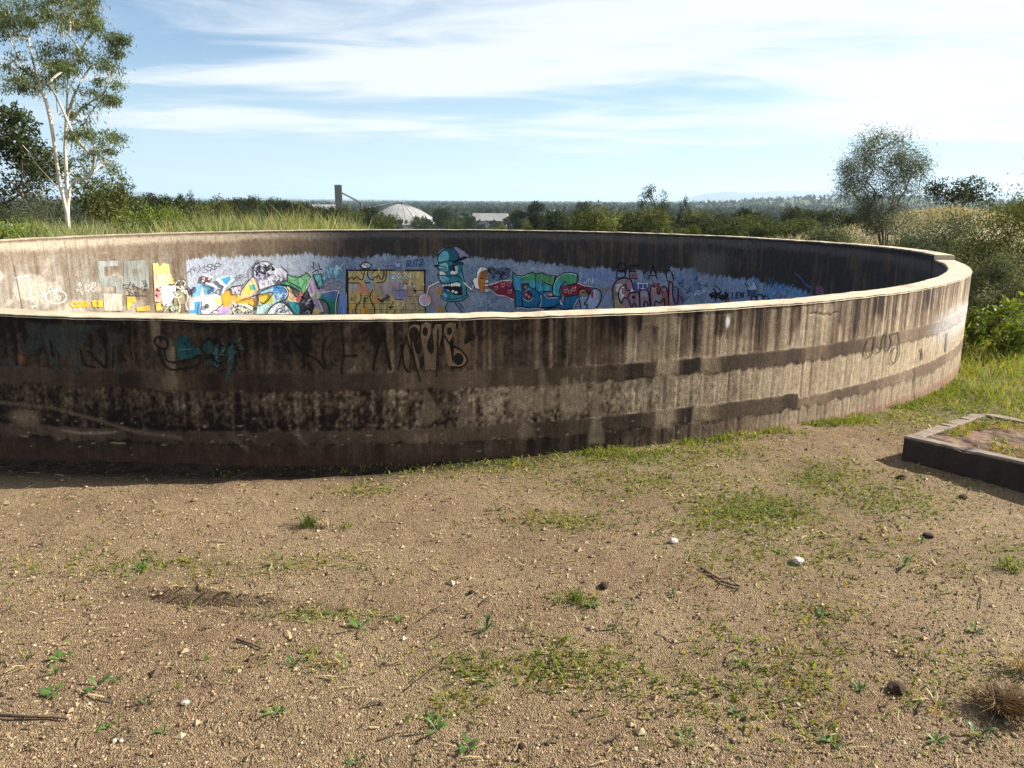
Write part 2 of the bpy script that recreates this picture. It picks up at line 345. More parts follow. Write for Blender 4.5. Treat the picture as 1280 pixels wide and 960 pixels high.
def gz(x, y, detail=True):
    x = np.asarray(x, float); y = np.asarray(y, float)
    r = np.hypot(x, y-12)
    t = np.clip((r-17)/235, 0, 1); z = -25*t*t*(3-2*t)
    z = z - 0.055*np.clip(x-2.0, 0, 4)*sstep(30, 12, r) - 0.02*np.clip(-2.2-x, 0, 4)*sstep(30, 12, r)
    z = z + 1.32*np.exp(-(((x-16.6)/3.7)**2+((y-31)/4.0)**2))            # dry mound right of the tank
    z = z + 0.10*np.exp(-(((x-6.6)/1.6)**2+((y-8.5)/2.5)**2))
    z = z + 38*np.exp(-(((x-1250)/520)**2+((y-2900)/500)**2))              # wooded rise on the right
    z = z + 6*np.exp(-(((x+300)/260)**2+((y-420)/160)**2))
    if detail:
        k = sstep(40, 12, r)
        z = z + k*(0.030*(fbm(x*1.1, y*1.1, 4, 3)-0.5) + 0.018*(fbm(x*6, y*6, 4, 5)-0.5) + 0.009*(fbm(x*28, y*28, 3, 8)-0.5))
        # worn furrow in the gravel, left of centre
        fx = (x+1.30); fc = 3.075-0.03*np.sin(fx*4)+0.03*fx
        w = np.exp(-(fx/0.34)**4)
        z = z + k*w*(-0.036*np.exp(-((y-fc)/0.026)**2) + 0.024*np.exp(-((y-fc-0.06)/0.035)**2))
        z = z + k*0.020*np.abs(fbm(x*2.3+4, y*5.5, 3, 55)-0.5)*-1.6
        z = z - 0.02*np.exp(-((np.hypot(x-TC[0], y-TC[1])-TR-0.12)/0.10)**2)*sstep(-0.2, -1.2, x)
    return z
def damp_shade(x, y):                             # damp dark litter at the wall's foot, with the wall's shadow painted in
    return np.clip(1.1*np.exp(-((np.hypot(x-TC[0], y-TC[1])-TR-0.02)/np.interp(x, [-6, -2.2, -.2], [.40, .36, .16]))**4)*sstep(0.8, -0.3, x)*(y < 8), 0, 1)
th_f = np.arange(-1.98, -0.40, 0.0031); th_c = np.linspace(-0.40, -1.98+2*np.pi, 240)[1:-1]
TH = np.concatenate([th_f, th_c])
rr = np.concatenate([np.arange(TR-0.10, 11.2, 0.026), 11.2*1.075**np.arange(1, 108)])
Tg, Rg = np.meshgrid(TH, rr); X = TC[0]+Rg*np.cos(Tg); Y = TC[1]+Rg*np.sin(Tg); Z = gz(X, Y)
Pg = np.stack([X, Y, Z], -1).reshape(-1, 3)
pxv, pyv = project(Pg)
rad = np.hypot(Pg[:, 0], Pg[:, 1]-12)
front = (Pg[:, 1] > 0.6)
veg = np.where(front, patch_val(pxv, pyv), 0.2)
veg = np.clip(veg*1.1 + 0.5*(fbm(Pg[:, 0]*3, Pg[:, 1]*3, 4, 21)-0.55), 0, 1)
veg = np.maximum(veg, sstep(11.0, 13.5, rad)*(Pg[:, 1] > 8)*0.9)
dry = np.exp(-(((Pg[:, 0]-15.5)/9)**2+((Pg[:, 1]-30)/5)**2))
tr = np.hypot(Pg[:, 0]-TC[0], Pg[:, 1]-TC[1])
litter_shade = damp_shade(Pg[:, 0], Pg[:, 1])  # litter mask that also carries the wall's painted ground shadow
fx = Pg[:, 0]+1.30; fc = 3.075-0.03*np.sin(fx*4)+0.03*fx; litter_shade = np.maximum(litter_shade, .75*np.exp(-(fx/0.32)**4)*np.exp(-((Pg[:, 1]-fc)/0.028)**2))
far = sstep(22, 60, rad)
nt_ = len(TH); nr_ = len(rr)
i = np.arange(nr_-1)[:, None]*nt_; j = np.arange(nt_)[None]; k = (j+1) % nt_
Fg = np.stack([i+j, i+nt_+j, i+nt_+k, i+k], -1).reshape(-1, 4)[:, ::-1]
mb = MB(); mb.add(Pg, Fg, np.stack([veg, litter_shade, far], 1))
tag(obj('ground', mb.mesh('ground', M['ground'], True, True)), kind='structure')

# dry grassy mound to the right of the tank
u = np.linspace(-1, 1, 70); uu, vv = np.meshgrid(u, u); rr2 = np.hypot(uu, vv)
mxp = 16.6+uu*6.2; myp = 31+vv*6.0
mz = gz(mxp, myp, False)+0.05+0.25*(fbm(mxp*0.6, myp*0.6, 4, 31)-0.5)-0.9*sstep(0.62, 1.0, rr2)
mb = MB(); n = 70; i = np.arange(n-1)[:, None]*n; j = np.arange(n-1)[None]
mb.add(np.stack([mxp, myp, mz], -1).reshape(-1, 3), np.stack([i+j, i+j+1, i+n+j+1, i+n+j], -1).reshape(-1, 4))
tag(obj('mound', mb.mesh('mound', M['dry_hill'], True)), kind='structure')

# far blue hills
def hill(pts, Y, depth):
    mb = MB(); n = len(pts); P = []
    fine = []
    xs = [p[0] for p in pts]; ys = [p[1] for p in pts]
    for x in np.linspace(xs[0], xs[-1], 90):
        y = np.interp(x, xs, ys)+0.5*(float(fbm(np.array(x*.11), np.array(0.), 4, 77))-0.5)*min(3, max(0.2, 251-np.interp(x, xs, ys)))
        fine.append(at(x, y, Y))
    top = np.array(fine); a = top.copy(); a[:, 2] = -40; a[:, 1] -= depth; b = top.copy(); b[:, 2] = -40; b[:, 1] += depth
    mid = top*0.5+a*0.5; mid[:, 2] = top[:, 2]*0.55-18+rng.normal(0, 4, len(mid))
    V = np.concatenate([a, mid, top, b]); n = len(top); i = np.arange(3)[:, None]*n; j = np.arange(n-1)[None]
    mb.add(V, np.stack([i+j, i+j+1, i+n+j+1, i+n+j], -1).reshape(-1, 4))
    return tag(obj('hill', mb.mesh('hill', M['hill'], True)), kind='structure')
hill([(850, 251), (872, 244), (895, 240), (912, 239.5), (935, 241.5), (960, 239), (990, 238.5), (1030, 239), (1075, 240), (1120, 243), (1180, 243), (1235, 242), (1255, 240.5), (1285, 239.5), (1330, 241), (1400, 251)], 17000, 2600)
hill([(120, 251), (150, 243), (166, 239.3), (184, 239.5), (198, 243), (225, 246.5), (260, 248.5), (300, 251)], 13000, 1800)
hill([(300, 251), (325, 247.5), (341, 246.2), (356, 247.6), (380, 248.8), (470, 249.3), (560, 251)], 16000, 1800)
hill([(-160, 251), (-60, 246), (40, 245), (110, 248), (170, 251)], 15000, 1800)

# ------------------------------------------------------------------ tank: concrete wall, stains and board marks
tank = empty('water_tank', (0, 0, 0))
tag(tank, 'huge round roofless concrete tank with stained board-marked wall and graffiti inside', 'water tank')
TH_STEP, TH_STEP2 = math.radians(-16.2), math.radians(-142)        # the far arc of the rim is a little higher
def rim_z(t):
    """height of the rim at angle t (radians, -pi..pi); the far arc stands about 2-4 cm proud"""
    t = np.asarray(t, float); hi = (t > TH_STEP) | (t < TH_STEP2)
    ramp = 0.042*sstep(0.75, 0.0, t-TH_STEP)*(t > TH_STEP)
    return np.where(hi, RIM+0.016+ramp, RIM)+0.006*(vnoise(t*40, t*0, 5)-0.5)+0.004*(vnoise(t*130, t*0, 6)-0.5)
# photo column of each angle on the near outer wall (used only to lay the stains out along the wall)
_px = np.arange(-300, 1213, 6.0); _th = []
for p in _px:
    a, z = on_cyl(p, 460, TR, True); _th.append(a)
_th = np.array(_th)
def u_of(t): return np.interp(t, _th, _px)+np.where(t > _th[-1], (t-_th[-1])*400, 0)+np.where(t < _th[0], (t-_th[0])*900, 0)
_pxi = np.arange(-130, 1150, 6.0); _thi = np.unwrap(np.array([on_cyl(p, 335, TR-TT, False)[0] % (2*np.pi) for p in _pxi]))[::-1]; _pxi = _pxi[::-1]
def ui_of(t): return np.interp(t, _thi, _pxi)
def tab(x, pts):
    return np.interp(x, [p[0] for p in pts], [p[1] for p in pts])
def lerp(a, b, t): return a*(1-t[..., None])+b*t[..., None]

# ---- outer face
to = np.arange(math.radians(-128), math.radians(-5), 0.0105/TR); zo = np.concatenate([[-0.35, -0.15], np.arange(-0.13, RIM-0.006, 0.0095), [RIM]])
T2, Z2 = np.meshgrid(to, zo); s = T2*TR; u = u_of(T2); z = Z2
warp = 6*(fbm(s*3, z*2, 3, 41)-0.5)
uu = u+warp
BEIGE = np.array([0.365, 0.288, 0.195]); DARK = np.array([0.0185, 0.0118, 0.0092]); BROWN = np.array([0.140, 0.096, 0.062]); RED = np.array([0.20, 0.10, 0.065]); GREY = np.array([0.34, 0.31, 0.27])
bw = 0.105; bj = s/bw+0.12*np.sin(s*3.1); bi = np.floor(bj); bf = bj-bi
board = hsh(bi, bi*0, 7)
strk = fbm(s*26, z*1.3, 4, 11, 0.6); strk2 = fbm(s*60, z*2.2, 3, 12, 0.6); blot = fbm(s*5, z*6, 5, 13, 0.6); speck = fbm(s*55, z*40, 3, 14, 0.65)
# darkness above band 1
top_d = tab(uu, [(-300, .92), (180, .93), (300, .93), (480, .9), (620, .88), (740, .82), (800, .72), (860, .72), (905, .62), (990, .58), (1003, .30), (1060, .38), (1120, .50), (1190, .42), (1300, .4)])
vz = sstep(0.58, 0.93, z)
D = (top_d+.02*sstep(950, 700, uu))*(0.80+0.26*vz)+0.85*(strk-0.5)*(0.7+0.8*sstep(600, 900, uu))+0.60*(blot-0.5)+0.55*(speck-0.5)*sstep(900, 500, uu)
D = D+0.22*(board-0.5)*sstep(600, 850, uu)
D = np.where((uu > 780) & (uu < 1003), D-0.22*sstep(0.82, 0.62, z), D)
# dark and pale runs that start at the rim and end at uneven heights
dl = 0.06+0.42*fbm(s*11, s*0, 4, 21, 0.65)**1.5; ds = sstep(.46, .66, fbm(s*34, s*0+3, 3, 22, .6))
D = D+0.42*ds*sstep(-0.03, 0.05, z-(RIM-dl))*sstep(650, 900, uu)
pl = 0.10+0.62*fbm(s*9, s*0+7, 4, 23, 0.65); ps = sstep(.60, .74, fbm(s*30, s*0+9, 3, 24, .6))
D = D-0.38*ps*sstep(-0.04, 0.06, z-(RIM-pl))*sstep(150, 600, uu)
# speckled, lighter middle strip between the two bands
mid_d = tab(uu, [(-300, .86), (100, .85), (250, .80), (400, .70), (520, .60), (600, .50), (680, .40), (780, .30), (900, .24), (1000, .12), (1200, .12)])
Dm = mid_d+.75*(fbm(s*1.3, z*2, 4, 26)-.5)*sstep(1000, 700, uu)+1.15*(strk-0.5)*tab(uu, [(0, .8), (500, 1), (800, .6), (1000, .35)])+1.7*(speck-0.53)*tab(uu, [(0, .7), (700, 1.0), (880, .45), (1000, .2)])+0.25*(blot-0.5)+0.16*(board-0.5)
Dm = Dm+0.35*sstep(0.40, 0.25, z)*tab(uu, [(0, .6), (500, 1), (700, .8), (850, .25), (1000, 0)])*(strk2+0.3)
midm = sstep(0.485, 0.478, z+0.03*(strk2-0.5)-0.02*(board-0.5))
D = D*(1-midm)+Dm*midm
# bottom strip below band 2
low_d = tab(uu, [(-300, .86), (300, .80), (560, .86), (760, .84), (880, .62), (960, .42), (1003, .25), (1100, .30), (1200, .25)])
Dl = low_d+0.5*(strk-0.5)+0.3*(blot-0.5)
lowm = sstep(0.128, 0.118, z+0.02*(strk2-0.5))
D = D*(1-lowm)+Dl*lowm
D = np.clip(D, 0, 1)
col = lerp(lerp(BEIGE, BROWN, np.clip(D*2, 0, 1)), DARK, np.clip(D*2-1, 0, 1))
# deepen the shade of the left third in the colour, over its black stains
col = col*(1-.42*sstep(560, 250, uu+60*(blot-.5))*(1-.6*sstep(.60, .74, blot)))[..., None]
# the two smooth rendered bands
def band(z0, z1, tone, jag):
    e = jag*(fbm(s*16, z*0, 3, 51)-0.5)+0.012*(strk2-0.5); m = sstep(z0-0.006, z0+0.006, z+e)*sstep(z1+0.006, z1-0.006, z+e*0.3)
    t = np.clip(tone+0.22*(fbm(s*9, z*1.5, 3, 52)-0.5)+0.20*(hsh(np.floor(s/0.31), bi*0, 9)-0.5)+0.10*(strk-0.5), 0, 1)
    c = lerp(lerp(BEIGE*0.86, BROWN, np.clip(t*2, 0, 1)), DARK*1.25, np.clip(t*2-1, 0, 1))
    return m, c
b1 = .04+tab(uu, [(-300, .90), (170, .88), (185, .66), (225, .68), (240, .84), (490, .84), (505, .52), (600, .50), (615, .64), (780, .70), (788, .88), (818, .92), (822, .34), (846, .34), (850, .93), (876, .93), (880, .30), (896, .38), (902, .80), (1000, .74), (1004, .36), (1030, .40), (1040, .68), (1072, .66), (1080, .46), (1300, .42)])
b2 = tab(uu, [(-300, .86), (260, .80), (500, .72), (520, .60), (560, .58), (640, .62), (668, .55), (672, .80), (785, .76), (790, .92), (818, .92), (822, .48), (846, .50), (850, .90), (876, .88), (882, .46), (898, .50), (905, .74), (985, .82), (1000, .80), (1004, .34), (1035, .40), (1050, .58), (1100, .56), (1150, .46), (1300, .42)])
m1, c1 = band(0.478, 0.592, b1, 0.05); m2, c2 = band(0.125, tab(uu, [(-300, .20), (600, .22), (850, .245), (1000, .245), (1003, .20), (1150, .235), (1300, .24)]), b2, 0.06)
col = lerp(col, c1, m1); col = lerp(col, c2, m2)
# washed, pale vertical runs (some of them spikes)
def run(u0, u1, z0, z1, tone, pointed=False, soft=4):
    global col
    ua, ub = u0, u1
    if pointed:
        k = np.clip((z1-z)/(z1-z0), 0, 1); c = u0+(u1-u0)*0.25; ua = c-(c-u0)*k; ub = c+(u1-c)*k
    jit = 9*(strk2-0.5)+10*(blot-0.5); z0 = z0+0.10*(blot-0.5); z1 = z1+0.16*(strk2-0.5)+0.1*(blot-.5)
    m = sstep(0, soft, uu+jit*0.5-ua)*sstep(0, soft, ub-uu-jit*0.5)*sstep(z0-0.02, z0+0.02, z)*sstep(z1+0.02, z1-0.02, z)
    t = np.clip(tone+0.5*(strk-0.5)+0.3*(blot-0.5)+.3*(speck-.5), 0, 1)
    col = lerp(col, lerp(BEIGE, BROWN, t), m*(0.55+.45*speck))
run(191, 207, 0.74, 0.94, .75); run(204, 222, 0.60, 0.80, .72); run(200, 224, 0.48, 0.60, .95)
run(736, 760, 0.05, 0.78, .55, True); run(672, 690, 0.46, 0.72, .75, True); run(636, 652, 0.30, 0.70, .8, True); run(646, 676, 0.12, 0.30, .8, True)
run(820, 846, 0.10, 0.86, .42); run(800, 845, 0.82, 0.95, .55); run(874, 890, 0.26, 0.95, .45); run(866, 892, 0.12, 0.30, .6); run(792, 818, 0.59, 0.80, .6)
run(513, 535, 0.16, 0.21, .8); run(520, 560, 0.27, 0.50, .75, True); run(570, 600, 0.22, 0.50, .75, True); run(700, 735, 0.26, 0.47, .35); run(640, 700, 0.30, 0.45, .5)
run(1003, 1040, 0.58, 0.88, .25, soft=8)
# reddish soil splash at the foot, black damp line above it on the left
foot = np.clip(sstep(tab(uu, [(-300, .17), (300, .16), (560, .12), (700, .03), (940, .02), (970, .05), (1060, .03), (1300, .0)])+0.03*(strk-0.5), -0.03, z), 0, 1)
col = lerp(col, lerp(RED*0.30, RED*0.9, sstep(880, 990, uu)), foot*tab(uu, [(-300, .8), (600, .85), (900, .7), (1300, .6)]))
# pale scrape, curved scratch and brushed scratches at lower left
scr = np.exp(-(((u-22)/20)**2+((z-0.255)/0.055)**2)**2); col = lerp(col, BROWN*1.35, np.clip(scr, 0, 1)*0.9)
arc = np.exp(-((z-tab(u, [(-200, .34), (0, .345), (60, .33), (110, .27), (160, .20), (220, .165)]))/0.012)**2)*(u < 220); col = lerp(col, BROWN, np.clip(arc, 0, 1)*0.8)
arc = np.exp(-((z-(0.185+0.012*np.sin(u*.05)))/0.009)**2)*sstep(60, 75, u)*sstep(150, 120, u); col = lerp(col, BEIGE*.8, np.clip(arc, 0, 1)*0.7)
brush = np.exp(-(((u-345)/75)**2+((z-0.15)/0.07)**2)**2)*(vnoise(s*30+z*26, z*3-s*2, 61) > 0.62); col = lerp(col, BROWN*1.05, brush*0.75)
fl = (vnoise(s*22, z*120, 62) > 0.93)*(z < .30)*(z > .04)*(uu < 900); col = lerp(col, BEIGE*.9, fl*0.65)
# whitish blue wash at the right end
wash = np.clip(np.exp(-(((u-1186)/26)**2+((z-0.52)/0.16)**2)**2)*(0.6+0.8*strk), 0, 1); col = lerp(col, np.array([0.46, 0.46, 0.47]), wash*0.6)
lk = np.exp(-(((u-906)/2.5)**2+((z-0.83)/0.045)**2)**2); col = lerp(col, np.array([.7, .68, .64]), np.clip(lk, 0, 1))
# green, teal and rust tints of old overpainted tags, left
tint = sstep(0.56, 0.64, fbm(s*7, z*5, 4, 71))*sstep(240, 120, u)*(z > .58)*(z < .88); col = lerp(col, np.array([0.035, 0.045, 0.042]), np.clip(tint*(.2+1.2*strk), 0, 1)*0.8)
tint = np.exp(-(((u-26)/5)**2+((z-.645)/.03)**2)**2); col = lerp(col, np.array([.22, .085, .055]), np.clip(tint*(.4+speck), 0, 1)*.9)
jt = np.exp(-((u-1003)/1.1)**2)*(.3+.7*vnoise(z*14, z*0, 44)); col = lerp(col, DARK*1.5, jt*0.45)
col = col*(1-0.5*np.exp(-((bf-0.5)/0.5)**2*0)*0)[..., None]
# relief: boards stand proud or back, dark grooves between them, smooth bands slightly proud, joint recessed
grv = np.exp(-((bf)/0.07)**2)+np.exp(-((1-bf)/0.07)**2)
notband = 1-np.clip(m1+m2, 0, 1)
rel = 0.0026*(board-0.5)*notband-0.0026*grv*notband*tab(uu, [(0, .5), (700, 1), (1300, 1)])+0.003*np.clip(m1+m2, 0, 1)+0.0035*(blot-0.5)-0.003*jt+0.004*foot
cr_ = np.exp(-((z-(0.83-0.0005*(u-1010)+0.03*(vnoise(u*.25, u*0, 81)-.5)))/0.005)**2)*sstep(1003, 1008, u)*sstep(1046, 1036, u); rel -= 0.006*cr_; col = lerp(col, DARK, cr_*.9)
RR = TR+rel
RR = np.where(np.arange(len(zo))[:, None] >= len(zo)-2, TR, RR)
topz = np.where(np.arange(len(zo))[:, None] == len(zo)-1, np.maximum(rim_z(T2), 0), Z2)
V = np.stack([TC[0]+RR*np.cos(T2), TC[1]+RR*np.sin(T2), topz], -1).reshape(-1, 3)
def gridF(nz, nth, flip=False, wrap=False):
    i = np.arange(nz-1)[:, None]*nth; j = np.arange(nth if wrap else nth-1)[None]; k = (j+1) % nth
    Fq = np.stack([i+j, i+k, i+nth+k, i+nth+j], -1).reshape(-1, 4)
    return Fq[:, ::-1] if flip else Fq
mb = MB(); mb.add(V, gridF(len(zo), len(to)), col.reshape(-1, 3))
# the rest of the outer face, out of the photo's sight
tb = np.concatenate([[to[-1]], np.arange(to[-1]+0.02, to[0]+2*np.pi, 0.02), [to[0]+2*np.pi]]); zb = np.array([-0.35, -0.0, 0.45, RIM])
tw = (tb+np.pi) % (2*np.pi)-np.pi
Tb, Zb = np.meshgrid(tb, zb); Zb = np.where(Zb == RIM, rim_z(np.broadcast_to(tw, Zb.shape)), Zb); Zb = np.where(np.arange(4)[:, None] == 0, -2.0, Zb)
cb = lerp(BEIGE, DARK, np.clip(0.45+1.1*(fbm(Tb*40, Zb, 3, 15)-0.5), 0, 1))
mb.add(np.stack([TC[0]+TR*np.cos(Tb), TC[1]+TR*np.sin(Tb), Zb], -1).reshape(-1, 3), gridF(4, len(tb)), cb.reshape(-1, 3))
obj('outer_face', mb.mesh('outer_face', M['wall'], True, True), tank)['label'] = 'black-stained outer face with two smooth bands and pale water runs'

# ---- inner face
RI = TR-TT; ti = np.arange(math.radians(-25), math.radians(198), 0.0185/RI); zi = np.concatenate([[-1.35], np.arange(-1.32, 0.90, 0.0165), [0.915, RIM]])
T2, Z2 = np.meshgrid(ti, zi); s = T2*RI; u = ui_of(T2); zr = rim_z((T2+np.pi) % (2*np.pi)-np.pi); z = Z2+(zr-RIM)*sstep(0.5, 0.9, Z2)
warp = 7*(fbm(s*2, z*2, 3, 141)-0.5); uu = u+warp
strk = fbm(s*13, z*1.1, 4, 111, 0.6); strk2 = fbm(s*28, z*1.4, 3, 112, 0.6); blot = fbm(s*2.6, z*3, 5, 113, 0.6); speck = fbm(s*25, z*20, 3, 114, 0.6)
bw = 0.23; bj = s/bw; bi = np.floor(bj); bf = bj-bi; board = hsh(bi, bi*0, 17)
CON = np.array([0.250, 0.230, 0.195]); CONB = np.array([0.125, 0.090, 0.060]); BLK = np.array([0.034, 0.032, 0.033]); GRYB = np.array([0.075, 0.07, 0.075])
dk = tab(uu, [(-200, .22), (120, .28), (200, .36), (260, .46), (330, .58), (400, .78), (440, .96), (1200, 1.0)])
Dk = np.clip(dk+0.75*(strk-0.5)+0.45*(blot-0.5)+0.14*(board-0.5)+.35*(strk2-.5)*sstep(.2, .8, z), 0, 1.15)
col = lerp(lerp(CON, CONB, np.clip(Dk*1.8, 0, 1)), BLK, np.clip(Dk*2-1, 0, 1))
# brown upper belt with pale drips at the top on the sunlit side, grey drips on the shaded one
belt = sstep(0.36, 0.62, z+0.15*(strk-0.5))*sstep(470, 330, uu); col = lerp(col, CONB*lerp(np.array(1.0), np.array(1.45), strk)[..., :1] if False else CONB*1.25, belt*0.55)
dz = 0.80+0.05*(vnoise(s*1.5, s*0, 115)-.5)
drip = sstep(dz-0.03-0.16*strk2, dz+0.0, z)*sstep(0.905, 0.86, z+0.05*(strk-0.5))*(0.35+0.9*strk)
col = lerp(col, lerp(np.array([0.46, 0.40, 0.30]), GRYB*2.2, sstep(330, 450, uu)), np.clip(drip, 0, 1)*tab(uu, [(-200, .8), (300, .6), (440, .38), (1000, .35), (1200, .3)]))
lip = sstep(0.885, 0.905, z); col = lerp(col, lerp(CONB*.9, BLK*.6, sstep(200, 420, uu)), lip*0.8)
# the blue painted ground behind the pieces, with a ragged dripping top edge
ztop = tab(u, [(-200, -2), (231, -2), (233, .365), (300, .39), (380, .40), (430, .30), (480, .31), (560, .29), (640, .235), (700, .165), (770, .09), (832, .055), (838, .22), (870, .20), (900, .155), (960, .10), (1000, .09), (1020, .02), (1026, -2), (1200, -2)])
edge = ztop+0.14*(fbm(s*3, s*0, 4, 116)-0.5)
blue_m = sstep(-0.02, 0.02, edge-z+0.20*(strk2-0.5)*sstep(0.3, 0.0, edge-z))*sstep(229, 235, u)
BL1 = np.array([0.135, 0.205, 0.335]); BL2 = np.array([0.27, 0.335, 0.44]); BLL = np.array([0.36, 0.40, 0.47])
bt = np.clip(0.5+1.6*(blot-0.5)+0.5*(strk-0.5), 0, 1)
bc = lerp(BL1, BL2, bt); bc = lerp(bc, BLL, np.clip(sstep(440, 330, uu)*0.9, 0, 1)); bc = lerp(bc, np.array([0.11, 0.24, 0.46]), np.clip(sstep(880, 960, u)*0.75, 0, 1))
bc = lerp(bc, np.array([0.13, 0.20, 0.46]), np.exp(-(((u-750)/35)**2+((z+0.05)/0.2)**2))*0.7)
bc = bc*(0.8+0.4*speck)[..., None]
col = lerp(col, bc, blue_m*np.clip(0.55+0.5*speck+.25*blot, 0, .97))
# pale chalky patches on the left and a few overpainted rectangles
pat = sstep(0.55, 0.66, fbm(s*1.7, z*2.4, 4, 118))*sstep(230, 150, uu)*(z < .62); col = lerp(col, np.array([0.42, 0.385, 0.33]), pat*0.5)
gp = np.exp(-(((u-885)/22)**4+((z-0.38)/0.24)**4)); col = lerp(col, np.array([.095, .09, .088]), np.clip(gp, 0, 1)*.75)
crk = np.exp(-((u-(17+ (0.66-z)*4.5))/0.9)**2)*(z < .5); col = lerp(col, CONB*.35, crk*.9)
jt = np.exp(-((T2-TH_STEP-0.012)/0.004)**2); col = lerp(col, BLK*.3, np.clip(jt, 0, 1)*(z > -.2))
vl = (np.exp(-((bf-0.5)/0.035)**2))*sstep(240, 140, uu)*.5+(np.exp(-((bf-0.5)/0.03)**2))*sstep(500, 800, uu)*.25; col = col*(1-vl*0.6)[..., None]
rel = 0.003*(board-0.5)+0.004*(blot-0.5)+0.02*jt
RR = RI-0.0+rel; RR[-2:] = RI
zz = z.copy(); zz[-1] = zr[-1]
V = np.stack([TC[0]+RR*np.cos(T2), TC[1]+RR*np.sin(T2), zz], -1).reshape(-1, 3)
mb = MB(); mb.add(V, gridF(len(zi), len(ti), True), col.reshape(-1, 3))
tb = np.concatenate([[ti[-1]], np.arange(ti[-1]+0.02, ti[0]+2*np.pi, 0.02), [ti[0]+2*np.pi]]); zb = np.array([-1.35, -0.4, 0.4, RIM]); tw = (tb+np.pi) % (2*np.pi)-np.pi
Tb, Zb = np.meshgrid(tb, zb); Zb = np.where(Zb == RIM, rim_z(np.broadcast_to(tw, Zb.shape)), Zb)
cb = lerp(CON, BLK, np.clip(0.5+1.1*(fbm(Tb*40, Zb, 3, 15)-0.5), 0, 1))
mb.add(np.stack([TC[0]+RI*np.cos(Tb), TC[1]+RI*np.sin(Tb), Zb], -1).reshape(-1, 3), gridF(4, len(tb), True), cb.reshape(-1, 3))
obj('inner_face', mb.mesh('inner_face', M['wall'], True, True), tank)['label'] = 'inner face, brown in the sun at left, black in shade, with a worn blue painted strip'

# ---- rim (top surface, with the little step) and floor
tt = np.unique(np.concatenate([np.linspace(-np.pi, np.pi, 1100), [TH_STEP-1e-4, TH_STEP+1e-4, TH_STEP2-1e-4, TH_STEP2+1e-4]]))
def ringtop(r, dz): 
    rz = rim_z(tt); return np.stack([TC[0]+r*np.cos(tt), TC[1]+r*np.sin(tt), rz+dz], -1)
ch = 0.006*vnoise(tt*90, tt*0, 91)+0.012*vnoise(tt*22, tt*0, 92)**2+0.022*sstep(.80, .95, vnoise(tt*48, tt*0, 93))
A = np.concatenate([ringtop(RI-0.004, -0.012), ringtop(RI+0.004+ch, 0.0025), ringtop(RI+TT*0.5, 0.004), ringtop(TR-0.004-ch, 0.0025), ringtop(TR+0.004, -0.012)])
mb = MB(); mb.add(A, gridF(5, len(tt), True)); obj('rim', mb.mesh('rim', M['rim'], False), tank)['label'] = 'sun-bleached flat top of the wall with a small step at right'
tf = np.linspace(-np.pi, np.pi, 160)[:-1]; rf = np.linspace(0.01, RI+0.05, 30); T2, R2 = np.meshgrid(tf, rf)
Vf = np.stack([TC[0]+R2*np.cos(T2), TC[1]+R2*np.sin(T2), -1.3+0.04*(fbm(R2*np.cos(T2), R2*np.sin(T2), 3, 95)-.5)], -1).reshape(-1, 3)
mb = MB(); mb.add(Vf, gridF(30, 159, True, True)); obj('tank_floor', mb.mesh('tank_floor', m_simple('silted_floor', (0.22, 0.18, 0.13), (0.12, 0.10, 0.07), 1.5, 0.95, .5, .03), True), tank)

